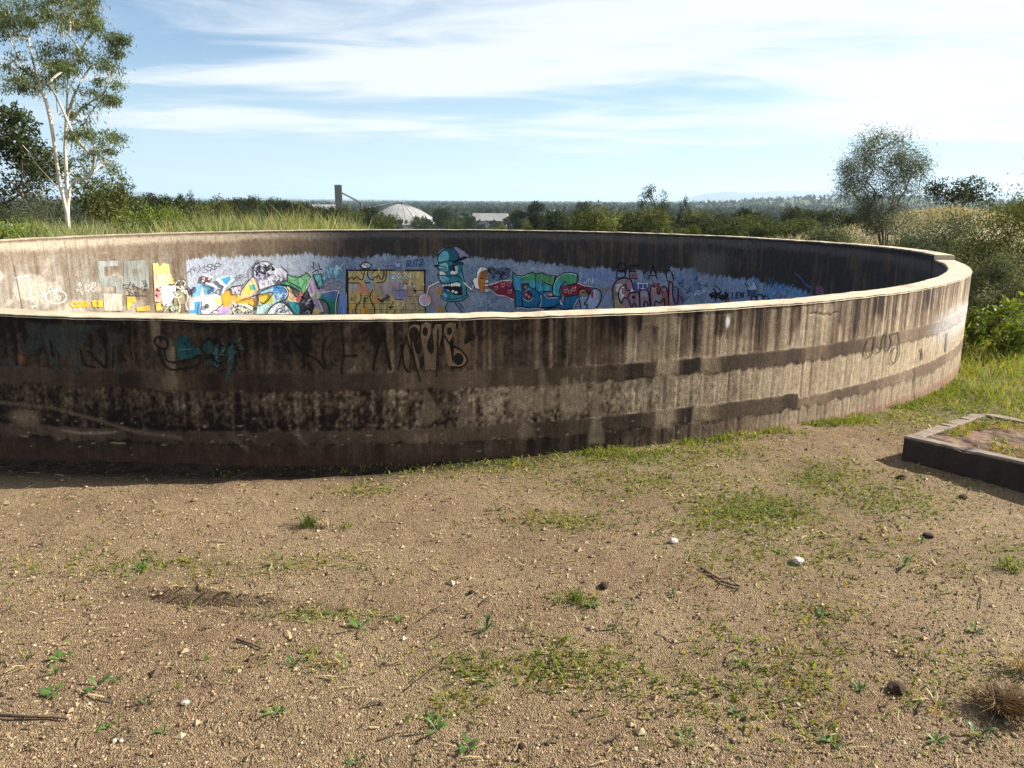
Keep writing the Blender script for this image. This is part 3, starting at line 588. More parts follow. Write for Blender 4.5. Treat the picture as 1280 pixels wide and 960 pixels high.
# ------------------------------------------------------------------ graffiti: thin layers of paint that follow the curved wall
SLICE = 0.08
class Paint:
    def __init__(s, inner=True):
        s.mb = MB(); s.inner = inner; s.k = 0; s.o = (0, 0); s.sc = 1.0; s.r0 = (TR-TT-0.0055) if inner else (TR+0.0075)
    def frame(s, ox, oy, sc): s.o = (ox, oy); s.sc = sc; return s
    def px(s, p): return (s.o[0]+p[0]/s.sc, s.o[1]+p[1]/s.sc)
    def sz(s, p):                                  # photo pixel -> (arc length, height) on the wall
        x, y = s.px(p); a, z = on_cyl(x, y, s.r0, not s.inner)
        return (a*s.r0, z)
    def emit(s, polys, c):
        """polys: convex polygons in (s, z); cut to narrow strips so that they bend with the wall"""
        s.k += 1; off = 0.00022*s.k; r = s.r0-off if s.inner else s.r0+off
        V = []; Fd = {}
        for P in polys:
            a = min(p[0] for p in P); b = max(p[0] for p in P)
            for q in range(int(math.floor(a/SLICE)), int(math.floor(b/SLICE))+1):
                C = P
                for lim, sg in ((q*SLICE, 1), ((q+1)*SLICE, -1)):
                    O = []
                    for i in range(len(C)):
                        A = C[i]; B = C[(i+1) % len(C)]; da = (A[0]-lim)*sg; db = (B[0]-lim)*sg
                        if da >= 0: O.append(A)
                        if (da > 0 and db < 0) or (da < 0 and db > 0):
                            t = da/(da-db); O.append((lim, A[1]+(B[1]-A[1])*t))
                    C = O
                    if len(C) < 3: break
                if len(C) < 3: continue
                b0 = len(V)
                for (ss, z) in C:
                    t = ss/s.r0; V.append((TC[0]+r*math.cos(t), TC[1]+r*math.sin(t), z))
                for i in range(1, len(C)-1): Fd.setdefault(3, []).append((b0, b0+i, b0+i+1) if s.inner else (b0, b0+i+1, b0+i))
        if V: s.mb.add(V, [np.array(f) for f in Fd.values()], lin(c))
    def fill(s, pts, c, smooth=False):
        if smooth: pts = spline(pts, True)
        P = [s.sz(p) for p in pts]
        tri = tessellate_polygon([[Vector((p[0], p[1], 0)) for p in P]])
        s.emit([[P[i] for i in t] for t in tri], c); return s
    def ell(s, cx, cy, rx, ry, c, n=14):
        return s.fill([(cx+rx*math.cos(i*2*math.pi/n), cy+ry*math.sin(i*2*math.pi/n)) for i in range(n)], c)
    def stroke(s, pts, w, c, smooth=True, closed=False, taper=False):
        if smooth and len(pts) > 2: pts = spline(pts, closed)
        elif closed: pts = list(pts)+[pts[0]]
        Q = [np.array(p, float) for p in pts]; n = len(Q); polys = []; L = []; R = []
        for i in range(n):
            d = Q[min(i+1, n-1)]-Q[max(i-1, 0)]; d = d/(np.hypot(*d)+1e-9); nn = np.array([-d[1], d[0]])
            ww = w*0.5*((0.35+0.65*math.sin(math.pi*(i+0.5)/n)) if taper else 1)
            e = d*w*0.3*(-1 if i == 0 else (1 if i == n-1 else 0))
            L.append(s.sz(Q[i]+nn*ww+e)); R.append(s.sz(Q[i]-nn*ww+e))
        for i in range(n-1):
            polys += [[L[i], L[i+1], R[i+1]], [L[i], R[i+1], R[i]]]
        s.emit(polys, c); return s
    def ring(s, cx, cy, rx, ry, w, c, n=14):
        return s.stroke([(cx+rx*math.cos(i*2*math.pi/n), cy+ry*math.sin(i*2*math.pi/n)) for i in range(n)], w, c, True, True)
    def scrib(s, x0, y0, x1, y1, n, w, c, seed, size=40):
        r = random.Random(seed)
        for i in range(n):
            x = r.uniform(x0, x1); y = r.uniform(y0, y1); P = [(x, y)]
            for q in range(r.choice((2, 3, 3))): P.append((P[-1][0]+r.uniform(-size, size), P[-1][1]+r.uniform(-size, size)))
            s.stroke(P, w*r.uniform(.6, 1.3), c if not isinstance(c, list) else r.choice(c))
        return s
    def part(s, name, label): 
        o = obj(name, s.mb.mesh(name, M['paint'], False, True), tank)
        if label: o['label'] = label
        return o
def spline(pts, closed=False, seg=4):
    P = [np.array(p, float) for p in pts]; n = len(P); out = []
    for i in range(n if closed else n-1):
        a = P[(i-1) % n] if closed or i > 0 else P[i]; b = P[i]; c = P[(i+1) % n]; d = P[(i+2) % n] if closed or i+2 < n else c
        for k in range(seg):
            t = k/seg; out.append(tuple(0.5*((2*b)+(-a+c)*t+(2*a-5*b+4*c-d)*t*t+(-a+3*b-3*c+d)*t**3)))
    if not closed: out.append(tuple(P[-1]))
    else: out.append(out[0])
    return out
LET = {'A': [[(0, 1), (.5, 0), (1, 1)], [(.2, .62), (.8, .62)]], 'C': [[(.95, .15), (.5, 0), (.05, .35), (.1, .8), (.5, 1), (.95, .85)]],
       'B': [[(0, 0), (0, 1)], [(0, 0), (.7, .05), (.75, .4), (0, .5)], [(0, .5), (.9, .55), (.9, .95), (0, 1)]], 'E': [[(1, 0), (0, 0), (0, 1), (1, 1)], [(0, .5), (.8, .5)]],
       'V': [[(0, 0), (.5, 1), (1, 0)]], 'N': [[(0, 1), (0, 0), (1, 1), (1, 0)]], 'K': [[(0, 0), (0, 1)], [(.9, 0), (0, .55), (1, 1)]], 'J': [[(.8, 0), (.8, .8), (.4, 1), (0, .8)]],
       'L': [[(0, 0), (0, 1), (.9, 1)]], 'R': [[(0, 1), (0, 0), (.8, .1), (.8, .45), (0, .5), (.95, 1)]], 'T': [[(0, 0), (1, 0)], [(.5, 0), (.5, 1)]],
       '2': [[(0, .2), (.5, 0), (.95, .25), (0, 1), (1, 1)]], '0': [[(.5, 0), (.05, .5), (.5, 1), (.95, .5), (.5, 0)]], '4': [[(.7, 1), (.7, 0), (0, .65), (1, .65)]],
       'G': [[(.95, .15), (.4, 0), (.05, .5), (.4, 1), (.9, .85), (.9, .55), (.5, .55)]], 'U': [[(0, 0), (0, .8), (.5, 1), (.95, .8), (.95, 0)]], 'Z': [[(0, 0), (1, 0), (0, 1), (1, 1)]],
       'S': [[(.9, .1), (.3, 0), (.1, .3), (.9, .65), (.7, 1), (.05, .9)]], 'M': [[(0, 1), (.1, 0), (.5, .7), (.9, 0), (1, 1)]], 'H': [[(0, 0), (0, 1)], [(1, 0), (1, 1)], [(0, .5), (1, .5)]], 'Y': [[(0, 0), (.5, .5), (1, 0)], [(.5, .5), (.4, 1)]],
       '?': [[(0, .25), (.4, 0), (.8, .25), (.4, .55), (.4, .75)]], 'P': [[(0, 1), (0, 0), (.9, .1), (.8, .5), (0, .55)]], 'I': [[(.5, 0), (.5, 1)]], 'F': [[(1, 0), (0, 0), (0, 1)], [(0, .5), (.8, .5)]], 'O': [[(.5, 0), (.05, .5), (.5, 1), (.95, .5), (.5, 0)]]}
def write(P, txt, x, y, w, h, gap, sw, c, slant=0.0, rise=0.0):
    for i, ch in enumerate(txt):
        for st in LET.get(ch, []):
            P.stroke([(x+i*(w+gap)+a*w+(1-b)*slant*h, y+b*h+rise*i) for a, b in st], sw, c, smooth=len(st) > 3)
    return P
K = (16, 15, 22); WH = (238, 238, 240)

# 1. wide multicoloured wildstyle piece
P = Paint().frame(230, 316, 11.636)
P.fill([(80, 690), (150, 640), (270, 500), (330, 620), (450, 600), (560, 640), (700, 680), (1090, 590), (1290, 560), (1290, 890), (80, 890)], (228, 205, 208))
P.fill([(180, 480), (420, 490), (430, 560), (380, 610), (300, 600), (270, 500), (230, 620), (160, 640), (100, 560)], (115, 178, 214), True)
P.fill([(150, 710), (245, 705), (235, 800), (255, 885), (90, 885), (85, 835), (150, 830)], (70, 150, 205))
P.fill([(245, 760), (330, 700), (420, 640), (500, 640), (560, 720), (480, 840), (380, 885), (260, 885)], (240, 236, 232))
P.fill([(430, 660), (500, 650), (555, 720), (500, 790)], (244, 218, 130))
P.fill([(540, 650), (570, 560), (640, 545), (690, 600), (690, 720), (640, 780), (560, 770)], (236, 165, 50), True)
P.fill([(690, 610), (760, 600), (850, 640), (960, 640), (1040, 690), (1100, 770), (1000, 770), (920, 740), (760, 740), (700, 700)], (238, 184, 74))
P.fill([(480, 840), (560, 780), (640, 790), (670, 860), (600, 885), (480, 885)], (188, 160, 212))
P.fill([(815, 600), (845, 520), (1010, 345), (1090, 530), (1040, 580), (960, 640), (850, 690)], (244, 205, 160))
P.fill([(890, 500), (950, 470), (990, 560), (940, 620), (880, 600)], (212, 204, 80)); P.fill([(950, 470), (1030, 455), (1055, 540), (960, 545)], (92, 178, 160))
P.fill([(660, 800), (760, 740), (920, 740), (1040, 800), (1085, 885), (670, 885)], (222, 222, 208)); P.scrib(690, 770, 1020, 870, 26, 10, [(30, 40, 35), (70, 90, 60)], 3, 28)
P.fill([(1010, 330), (1005, 200), (1080, 140), (1180, 125), (1270, 160), (1340, 230), (1400, 220), (1490, 280), (1490, 400), (1390, 440), (1100, 530), (1040, 400)], (206, 206, 220))
P.scrib(1030, 150, 1280, 330, 34, 15, [K, (60, 60, 90)], 4, 40); P.scrib(1060, 300, 1470, 440, 36, 9, [(70, 70, 110), (130, 120, 170), WH], 5, 40)
P.fill([(680, 500), (740, 470), (830, 470), (810, 590), (700, 600)], (190, 180, 196)); P.scrib(690, 480, 810, 580, 10, 10, [K, WH], 6, 25)
# martini-glass shaped tag, flag tag, grey writing
P.fill([(470, 390), (560, 340), (690, 325), (700, 400), (600, 490), (520, 460)], (190, 222, 240)); P.fill([(520, 380), (660, 335), (680, 380), (610, 470)], (72, 152, 205)); P.stroke([(470, 390), (600, 490), (720, 380)], 22, WH, False); P.stroke([(590, 480), (560, 580)], 26, WH, False)
P.fill([(265, 310), (410, 350), (370, 440), (225, 410)], (92, 58, 55)); P.stroke([(270, 320), (405, 358)], 20, WH, False); P.scrib(250, 350, 380, 420, 7, 10, WH, 8, 20); P.stroke([(310, 440), (460, 490)], 26, WH, False); P.stroke([(300, 450), (400, 500)], 8, K, False)
write(P, 'AVSP', 70, 190, 80, 90, 40, 13, (62, 66, 82), .25, -12); P.scrib(790, 270, 900, 370, 6, 9, (92, 98, 130), 9, 50); P.stroke([(440, 270), (440, 400)], 7, (70, 70, 85), False); P.stroke([(750, 270), (750, 390)], 7, (70, 70, 85), False)
P.ell(322, 775, 40, 38, (34, 58, 62)); P.ell(400, 530, 30, 40, (50, 70, 100)); P.ell(130, 540, 40, 50, (80, 86, 110))
for st in ([(815, 610), (845, 520), (1010, 345), (1090, 530), (1050, 575)], [(620, 545), (700, 490), (850, 465)], [(1010, 330), (1005, 210), (1080, 145), (1180, 125), (1280, 170)], [(800, 690), (1000, 630), (1290, 560)],
           [(1060, 650), (1150, 740), (1280, 590)], [(920, 740), (1040, 800), (1085, 885)], [(690, 740), (760, 830), (780, 885)], [(450, 840), (560, 740)], [(450, 570), (480, 530), (540, 550)], [(240, 890), (235, 800), (250, 710)], [(380, 880), (420, 830), (500, 845)], [(1180, 885), (1230, 800), (1290, 760)], [(100, 640), (90, 560), (150, 500)]):
    P.stroke(st, 15, K, len(st) > 3)
P.frame(325, 316, 11.636)
P.fill([(390, 310), (480, 345), (560, 350), (640, 310), (670, 285), (735, 360), (690, 470), (660, 560), (620, 590), (590, 520), (430, 430), (390, 400)], (118, 186, 128))
P.fill([(0, 600), (0, 550), (140, 490), (260, 465), (340, 480), (390, 530), (400, 600), (360, 670), (240, 720), (150, 790), (90, 885), (-60, 885), (-40, 750)], (176, 208, 206))
P.fill([(180, 500), (270, 470), (340, 485), (390, 540), (395, 600), (350, 665), (240, 680), (200, 620)], (78, 142, 205), True); P.fill([(0, 560), (140, 495), (200, 500), (170, 570), (0, 600)], (160, 205, 235))
P.fill([(100, 640), (180, 620), (180, 700), (100, 740), (60, 700)], (214, 212, 90), True); P.fill([(-30, 620), (0, 605), (165, 570), (50, 735), (-20, 720)], (222, 180, 66))
P.scrib(230, 570, 340, 690, 10, 10, (200, 222, 240), 12, 40)
P.fill([(280, 440), (330, 405), (430, 430), (580, 510), (600, 590), (540, 550), (430, 480), (380, 470), (290, 460)], (84, 160, 124))
P.fill([(380, 490), (440, 500), (510, 640), (560, 560), (620, 590), (580, 720), (400, 700), (400, 600)], (240, 208, 160)); P.fill([(520, 620), (560, 560), (630, 590), (580, 720), (510, 690)], (214, 112, 112))
P.fill([(390, 700), (560, 720), (590, 790), (570, 885), (500, 885)], (44, 140, 152))
P.fill([(690, 470), (740, 370), (840, 520), (900, 520), (960, 550), (840, 600), (720, 640), (680, 540)], (176, 156, 192)); P.fill([(770, 330), (880, 300), (890, 400), (910, 450), (840, 510)], (82, 164, 166))
P.fill([(700, 600), (840, 560), (1000, 540), (1000, 600), (830, 670), (720, 670)], (186, 190, 180)); P.fill([(760, 670), (830, 670), (900, 850), (860, 885), (760, 800)], (166, 152, 198)); P.fill([(750, 810), (860, 810), (900, 870), (860, 885), (740, 885)], (202, 188, 118))
P.fill([(850, 670), (900, 590), (1060, 550), (1140, 560), (1100, 760), (1110, 885), (1010, 885), (990, 780)], (48, 132, 140)); P.fill([(900, 590), (1060, 552), (1135, 562), (1110, 660), (960, 650)], (88, 118, 188)); P.fill([(990, 700), (1090, 700), (1095, 885), (1010, 885)], (30, 122, 98))
P.fill([(1150, 600), (1260, 600), (1265, 885), (1130, 885)], (106, 140, 202)); P.fill([(860, 680), (940, 700), (990, 790), (1000, 860), (930, 850)], (120, 118, 134))
P.fill([(640, 560), (690, 560), (780, 770), (740, 885), (590, 885), (560, 740)], (52, 50, 62)); P.scrib(600, 600, 750, 870, 16, 13, [(170, 170, 180), K, (110, 110, 120)], 14, 40)
P.fill([(90, 885), (150, 800), (250, 720), (340, 740), (400, 800), (470, 885)], (216, 222, 226)); P.scrib(140, 740, 420, 870, 30, 9, [K, (90, 100, 120)], 15, 30)
P.scrib(940, 210, 1200, 380, 20, 13, [(100, 168, 205), (150, 190, 220)], 16, 60); P.scrib(930, 420, 1200, 540, 14, 10, [(150, 150, 190), (190, 160, 190)], 17, 40)
for st in ([(390, 310), (480, 345), (560, 350), (640, 310), (670, 285), (740, 365)], [(385, 310), (390, 400)], [(280, 440), (330, 405), (430, 430), (590, 515)], [(290, 460), (430, 475), (560, 550)], [(0, 555), (140, 490), (260, 465), (340, 480), (390, 530), (400, 600), (360, 670), (240, 720), (150, 790), (85, 885)],
           [(0, 600), (170, 570), (140, 640), (50, 735), (0, 715)], [(430, 495), (510, 635), (560, 560), (430, 495)], [(330, 720), (420, 790), (500, 885)], [(540, 730), (590, 790), (575, 885)], [(770, 330), (830, 510), (850, 500), (760, 330)], [(880, 300), (890, 390), (915, 450)], [(770, 320), (880, 298)],
           [(740, 365), (690, 470), (670, 560)], [(690, 560), (780, 770), (740, 885)], [(630, 590), (580, 720)], [(840, 680), (940, 690), (995, 790), (1000, 870)], [(1150, 600), (1110, 700), (1100, 800), (1115, 885)], [(860, 885), (920, 850)], [(210, 445), (260, 425)], [(300, 200), (390, 280)]):
    P.stroke(st, 18, K, len(st) > 3)
P.stroke([(740, 360), (690, 460), (665, 520)], 8, WH, False); P.stroke([(840, 680), (910, 850)], 12, WH, False); P.stroke([(1135, 560), (1095, 740), (1100, 885)], 8, WH); P.stroke([(900, 580), (1060, 548), (1140, 555)], 8, WH); P.stroke([(340, 490), (385, 540), (388, 600), (350, 655)], 9, WH)
P.stroke([(745, 195), (775, 240), (770, 130), (815, 205), (840, 150), (865, 225), (895, 240)], 22, K, False); P.stroke([(745, 300), (800, 250), (890, 240)], 12, K); P.ring(820, 265, 24, 12, 7, K)
P.part('painted_mural', 'multicoloured interlocking letter mural with black outlines on pale blue ground')

# 2. yellow brick panel with black frame
P = Paint().frame(428, 316, 11.636)
P.fill([(85, 262), (1205, 258), (1210, 885), (85, 885)], (186, 168, 112))
P.fill([(640, 300), (880, 300), (900, 400), (660, 430)], (150, 166, 168)); P.fill([(520, 440), (740, 400), (740, 620), (560, 660)], (164, 150, 158)); P.fill([(740, 420), (960, 440), (950, 700), (740, 680)], (158, 142, 172)); P.fill([(760, 520), (900, 540), (890, 650), (760, 640)], (128, 140, 182))
P.fill([(90, 450), (250, 450), (250, 520), (140, 560), (90, 540)], (168, 170, 176)); P.fill([(330, 300), (420, 300), (450, 430), (460, 560), (340, 520)], (140, 158, 176)); P.fill([(1000, 640), (1200, 600), (1205, 885), (1000, 885)], (170, 160, 124)); P.fill([(960, 540), (1200, 545), (1130, 640), (980, 640)], (186, 164, 150))
for y, x0, x1 in ((830, 90, 1200), (738, 90, 700), (738, 1000, 1120), (632, 940, 1110), (625, 260, 560), (542, 740, 1200)): P.stroke([(x0, y), (x1, y+4)], 8, (84, 72, 58), False)
for x, y in ((140, 835), (260, 835), (400, 835), (560, 835), (640, 835), (860, 835), (1000, 835), (1110, 835), (200, 742), (540, 742), (1060, 742), (985, 640), (1110, 640)): P.stroke([(x, y), (x, y+(50 if y > 800 else 88))], 7, (90, 78, 62), False)
P.fill([(230, 465), (300, 455), (340, 520), (430, 540), (430, 585), (340, 580), (260, 600), (235, 540)], (208, 132, 112), True); P.ell(330, 830, 52, 50, (208, 146, 46)); P.ell(470, 680, 50, 60, (192, 142, 92)); P.ell(130, 790, 40, 50, (206, 164, 74))
P.stroke([(66, 250), (68, 400), (66, 560)], 40, K, False); P.stroke([(76, 560), (82, 885)], 26, K, False); P.stroke([(90, 255), (740, 250)], 22, K, False); P.stroke([(740, 258), (900, 266)], 9, K, False); P.stroke([(920, 255), (1205, 255)], 26, K, False); P.stroke([(1195, 255), (1200, 575)], 24, K, False); P.stroke([(1205, 790), (1210, 885)], 20, K, False)
for st in ([(90, 390), (140, 350), (165, 395), (200, 345), (245, 380), (290, 390), (312, 330), (316, 270)], [(80, 435), (250, 440)], [(372, 270), (366, 330), (400, 380), (455, 392)], [(430, 300), (450, 265), (520, 250)], [(640, 260), (635, 360), (600, 420), (500, 436)], [(500, 375), (522, 322), (545, 372), (572, 388), (602, 340), (602, 270)], [(440, 370), (500, 340)],
           [(265, 590), (270, 680), (220, 750), (190, 830), (210, 885)], [(440, 545), (402, 620), (412, 700), (462, 780), (470, 885)], [(745, 710), (690, 800)], [(300, 660), (365, 660)], [(300, 700), (350, 700)], [(330, 640), (310, 790)], [(330, 400), (330, 440), (400, 430)]):
    P.stroke(st, 15, K, len(st) > 3)
P.stroke([(680, 780), (700, 810), (740, 780)], 18, K, False); P.fill([(258, 185), (310, 142), (372, 142), (430, 180), (392, 222), (292, 225)], (120, 140, 196)); P.stroke([(250, 185), (310, 140), (372, 140), (432, 180), (392, 226), (290, 230)], 15, K, False, True); P.ell(340, 182, 55, 32, (226, 230, 236)); P.scrib(310, 165, 370, 195, 5, 8, K, 20, 25)
P.stroke([(260, 250), (290, 320)], 10, K, False); write(P, 'AC', 115, 650, 32, 45, 14, 9, K); P.scrib(540, 640, 700, 690, 9, 12, (48, 46, 56), 21, 40); P.stroke([(760, 672), (860, 680)], 10, K, False); P.stroke([(540, 480), (560, 520)], 9, K); P.stroke([(640, 850), (650, 885)], 12, K, False); P.stroke([(770, 840), (740, 880)], 12, K, False)
write(P, '2024', 725, 290, 55, 80, 20, 11, (226, 230, 226)); write(P, 'II', 1010, 290, 40, 70, 20, 10, (222, 224, 224)); P.scrib(800, 440, 1180, 520, 14, 9, [(222, 214, 214), (200, 190, 196), (90, 70, 70)], 22, 40); P.scrib(1030, 530, 1080, 560, 6, 9, K, 23, 25); P.scrib(780, 700, 960, 800, 10, 8, (204, 190, 196), 24, 50)
write(P, 'GUTZ', 920, 110, 50, 90, 14, 18, (38, 76, 132), .15, -4); P.stroke([(1130, 120), (1200, 158), (1120, 175)], 14, (38, 76, 132), False); P.stroke([(590, 195), (740, 180)], 14, (74, 84, 160), False); P.scrib(90, 170, 240, 220, 8, 8, (80, 96, 170), 25, 40); P.fill([(770, 150), (840, 150), (840, 200), (780, 205)], (156, 168, 216)); P.stroke([(460, 430), (470, 540)], 10, (86, 120, 196), False); P.stroke([(540, 235), (515, 285)], 16, (206, 190, 60), False)
P.part('painted_brick_panel', 'worn yellow painted brick panel with thick black frame')

# 3. teal head in a cap
P = Paint().frame(518, 304, 10.67); TL = (40, 122, 140); TLL = (104, 178, 196); TD = (24, 88, 112); ND = (14, 20, 36)
P.fill([(520, 60), (560, 50), (660, 110), (730, 170), (720, 190), (600, 200)], (140, 134, 168)); P.fill([(300, 140), (370, 70), (440, 60), (360, 130)], (120, 116, 150))
P.fill([(120, 560), (330, 520), (400, 620), (400, 900), (240, 900), (200, 700)], (150, 140, 158)); P.ell(330, 640, 42, 46, (178, 128, 48)); P.ell(345, 880, 48, 40, (170, 128, 60))
P.fill([(320, 270), (420, 245), (500, 240), (620, 240), (660, 270), (640, 330), (660, 480), (690, 600), (695, 700), (600, 760), (480, 770), (360, 700), (380, 600), (340, 490), (310, 420), (330, 370), (290, 310)], TL)
P.fill([(320, 262), (315, 180), (370, 100), (440, 65), (520, 75), (575, 130), (600, 195), (520, 235), (420, 238)], TD); P.fill([(327, 250), (325, 180), (380, 110), (430, 110), (460, 160), (455, 225), (400, 236)], TLL, True)
P.fill([(340, 285), (420, 255), (450, 300), (440, 370), (380, 370), (320, 340)], (132, 196, 206)); P.fill([(330, 430), (400, 430), (470, 470), (450, 520), (370, 520), (340, 480)], (112, 172, 204))
P.fill([(470, 440), (560, 430), (620, 470), (640, 520), (500, 530)], (52, 132, 156)); P.fill([(600, 400), (640, 400), (685, 600), (690, 690), (645, 690), (640, 580)], (78, 158, 166))
P.fill([(590, 200), (660, 175), (725, 182), (680, 210), (600, 240), (490, 275), (520, 240)], ND); P.fill([(258, 285), (330, 285), (330, 305), (265, 322)], ND); P.fill([(470, 300), (560, 250), (655, 250), (655, 292), (600, 290), (560, 290), (520, 360), (475, 365)], (22, 52, 76))
P.fill([(330, 372), (390, 382), (420, 422), (340, 420)], WH); P.fill([(478, 385), (520, 362), (550, 305), (577, 310), (575, 400), (540, 417), (490, 412)], WH); P.ell(530, 350, 20, 30, ND)
P.fill([(372, 545), (500, 540), (590, 508), (635, 580), (637, 692), (540, 692), (430, 612), (380, 592)], (14, 14, 26))
for x, y, w_, h_ in ((385, 560, 18, 22), (425, 556, 18, 20), (462, 556, 16, 18), (500, 556, 18, 24), (535, 548, 20, 28), (568, 546, 20, 30), (598, 556, 16, 26), (440, 632, 24, 14), (512, 640, 20, 18), (556, 656, 22, 16)): P.ell(x, y, w_, h_, WH, 8)
P.fill([(385, 600), (440, 625), (450, 650), (400, 650)], (40, 90, 170))
P.fill([(350, 695), (400, 662), (500, 692), (640, 695), (705, 680), (715, 702), (640, 756), (520, 776), (400, 756)], (66, 148, 172)); P.fill([(360, 690), (400, 664), (440, 690), (420, 745), (380, 730)], (120, 190, 226))
for st in ([(320, 265), (313, 180), (370, 98), (440, 62), (520, 72), (578, 130), (602, 200)], [(318, 268), (420, 238), (520, 238), (600, 215), (700, 182)], [(290, 310), (330, 370), (310, 420), (340, 490), (375, 545)], [(625, 330), (660, 480), (692, 600), (694, 690)], [(350, 690), (370, 730), (440, 770), (540, 780), (640, 760), (716, 705), (700, 680)], [(350, 690), (440, 735), (560, 742), (700, 690)],
           [(300, 330), (360, 345), (420, 350)], [(320, 300), (380, 310), (430, 330)], [(325, 425), (400, 430), (450, 440)], [(470, 440), (540, 430), (600, 445), (640, 500)], [(375, 545), (480, 535), (590, 505)], [(450, 300), (480, 340), (475, 380)], [(450, 790), (415, 860), (440, 915)], [(540, 790), (640, 915)], [(590, 790), (660, 870)]):
    P.stroke(st, 11, ND)
for c_, w_ in (((30, 30, 44), 40), ((226, 206, 216), 24)): P.stroke([(168, 690), (185, 600), (220, 565), (325, 515)], w_, c_)
P.ell(140, 762, 92, 92, (34, 32, 44)); P.ell(140, 760, 84, 84, (226, 222, 232)); P.ell(145, 755, 68, 66, (190, 170, 206)); P.ell(195, 740, 32, 36, (226, 160, 130))
P.stroke([(660, 530), (780, 635), (788, 560)], 36, (28, 30, 44), False); P.stroke([(662, 530), (776, 628), (784, 560)], 20, WH, False)
hand = [(770, 500), (800, 462), (830, 460), (835, 380), (880, 312), (970, 328), (975, 356), (900, 372), (875, 430), (860, 520), (880, 612), (812, 602), (790, 545)]
P.fill(hand, WH); P.stroke(hand, 10, (28, 30, 44), False, True); P.fill([(875, 385), (962, 366), (968, 440), (945, 560), (930, 645), (885, 640), (855, 560), (850, 470)], (192, 124, 48), True); P.fill([(890, 380), (962, 366), (966, 440), (880, 450)], (150, 98, 78)); P.stroke([(880, 468), (930, 465)], 18, (52, 32, 26), False)
for x, y, rx, ry in ((965, 510, 26, 18), (960, 560, 24, 16), (978, 628, 40, 22)): P.ell(x, y, rx+7, ry+7, (28, 30, 44)); P.ell(x, y, rx, ry, WH)
P.scrib(890, 770, 1040, 850, 10, 8, (176, 188, 214), 31, 40)
P.part('painted_cap_head', 'painted teal head with cap, gritted teeth and white-gloved hands')

# 4. blue-green BEC letters with a dark red trail
P = Paint().frame(585, 316, 11.636); RD = (122, 26, 54); G1 = (70, 150, 108); B1 = (62, 160, 186); B2 = (20, 104, 156)
P.fill([(285, 490), (440, 430), (530, 405), (660, 410), (670, 690), (560, 640), (420, 600), (350, 540)], RD)
P.stroke([(300, 470), (400, 440), (480, 410), (540, 405), (660, 408)], 12, WH); P.stroke([(330, 530), (420, 612), (540, 630), (670, 690)], 12, (220, 190, 200)); 
for x, y in ((410, 510), (510, 465), (610, 560), (600, 450)): P.stroke([(x-20, y-25), (x, y-10), (x+25, y-30), (x+15, y+15), (x-10, y+35), (x-28, y+5), (x-20, y-25)], 8, (216, 150, 160))
P.fill([(300, 260), (590, 220), (610, 340), (480, 380), (300, 420)], (96, 116, 140)); P.scrib(310, 240, 590, 350, 26, 11, [(24, 28, 44), (34, 54, 70)], 41, 60); P.stroke([(290, 260), (420, 230), (560, 220), (605, 290), (560, 370), (420, 400)], 10, (24, 28, 44))
B = [(655, 280), (720, 330), (800, 335), (880, 300), (940, 285), (1000, 310), (1000, 480), (960, 520), (1060, 600), (1060, 700), (1000, 790), (880, 800), (790, 780), (690, 790), (680, 560), (655, 480)]
P.fill(B, B2); P.fill([(655, 280), (720, 330), (800, 335), (880, 300), (940, 285), (1000, 310), (1000, 480), (960, 520), (850, 560), (680, 550), (655, 480)], B1); P.fill([(740, 333), (800, 335), (880, 300), (940, 285), (1000, 310), (1000, 400), (900, 420), (760, 400)], G1); P.fill([(700, 420), (780, 430), (780, 520), (700, 530)], (70, 136, 204))
P.fill([(790, 450), (880, 450), (880, 510), (830, 560), (790, 540)], (96, 40, 60)); P.fill([(790, 600), (870, 550), (920, 590), (930, 650), (880, 690), (830, 640)], RD); P.ell(835, 500, 25, 22, (84, 140, 120)); P.ell(850, 610, 22, 24, (190, 130, 140)); P.ell(895, 640, 18, 20, (216, 170, 170))
P.stroke(B, 17, K, False, True)
for st in ([(670, 548), (760, 556)], [(790, 450), (880, 448), (890, 500), (960, 520)], [(780, 460), (790, 600)], [(800, 640), (880, 690), (930, 650), (920, 590), (870, 550)], [(780, 650), (800, 780)]): P.stroke(st, 14, K)
P.stroke([(690, 800), (790, 790), (880, 815), (980, 795), (1100, 820), (1290, 790)], 24, K); P.stroke([(700, 803), (790, 800), (880, 818), (980, 805), (1100, 825)], 9, WH); P.stroke([(725, 345), (800, 350), (880, 315)], 8, (206, 226, 226)); P.stroke([(800, 660), (880, 705), (945, 660)], 8, (206, 226, 226))
P.frame(670, 316, 11.636)
E_ = [(0, 310), (90, 290), (190, 330), (290, 330), (250, 480), (260, 620), (340, 640), (340, 750), (200, 790), (60, 800), (30, 780), (75, 680), (60, 600), (0, 540)]
P.fill(E_, B2); P.fill([(0, 310), (90, 290), (190, 330), (290, 330), (250, 480), (255, 560), (0, 560)], B1); P.fill([(10, 315), (90, 295), (190, 333), (285, 333), (255, 470), (140, 440), (30, 420)], (94, 152, 96))
P.fill([(120, 590), (240, 570), (255, 635), (190, 645)], (150, 110, 130)); P.ell(215, 605, 22, 16, (226, 180, 186)); P.stroke(E_, 16, K, False, True)
for st in ([(90, 480), (100, 400), (140, 440), (240, 480)], [(90, 560), (230, 560), (240, 480)], [(120, 590), (150, 630), (200, 645), (260, 630)]): P.stroke(st, 15, K, False)
P.stroke([(60, 780), (80, 690), (70, 620)], 9, (206, 226, 226)); P.stroke([(120, 600), (180, 655), (340, 650)], 8, (206, 226, 226))
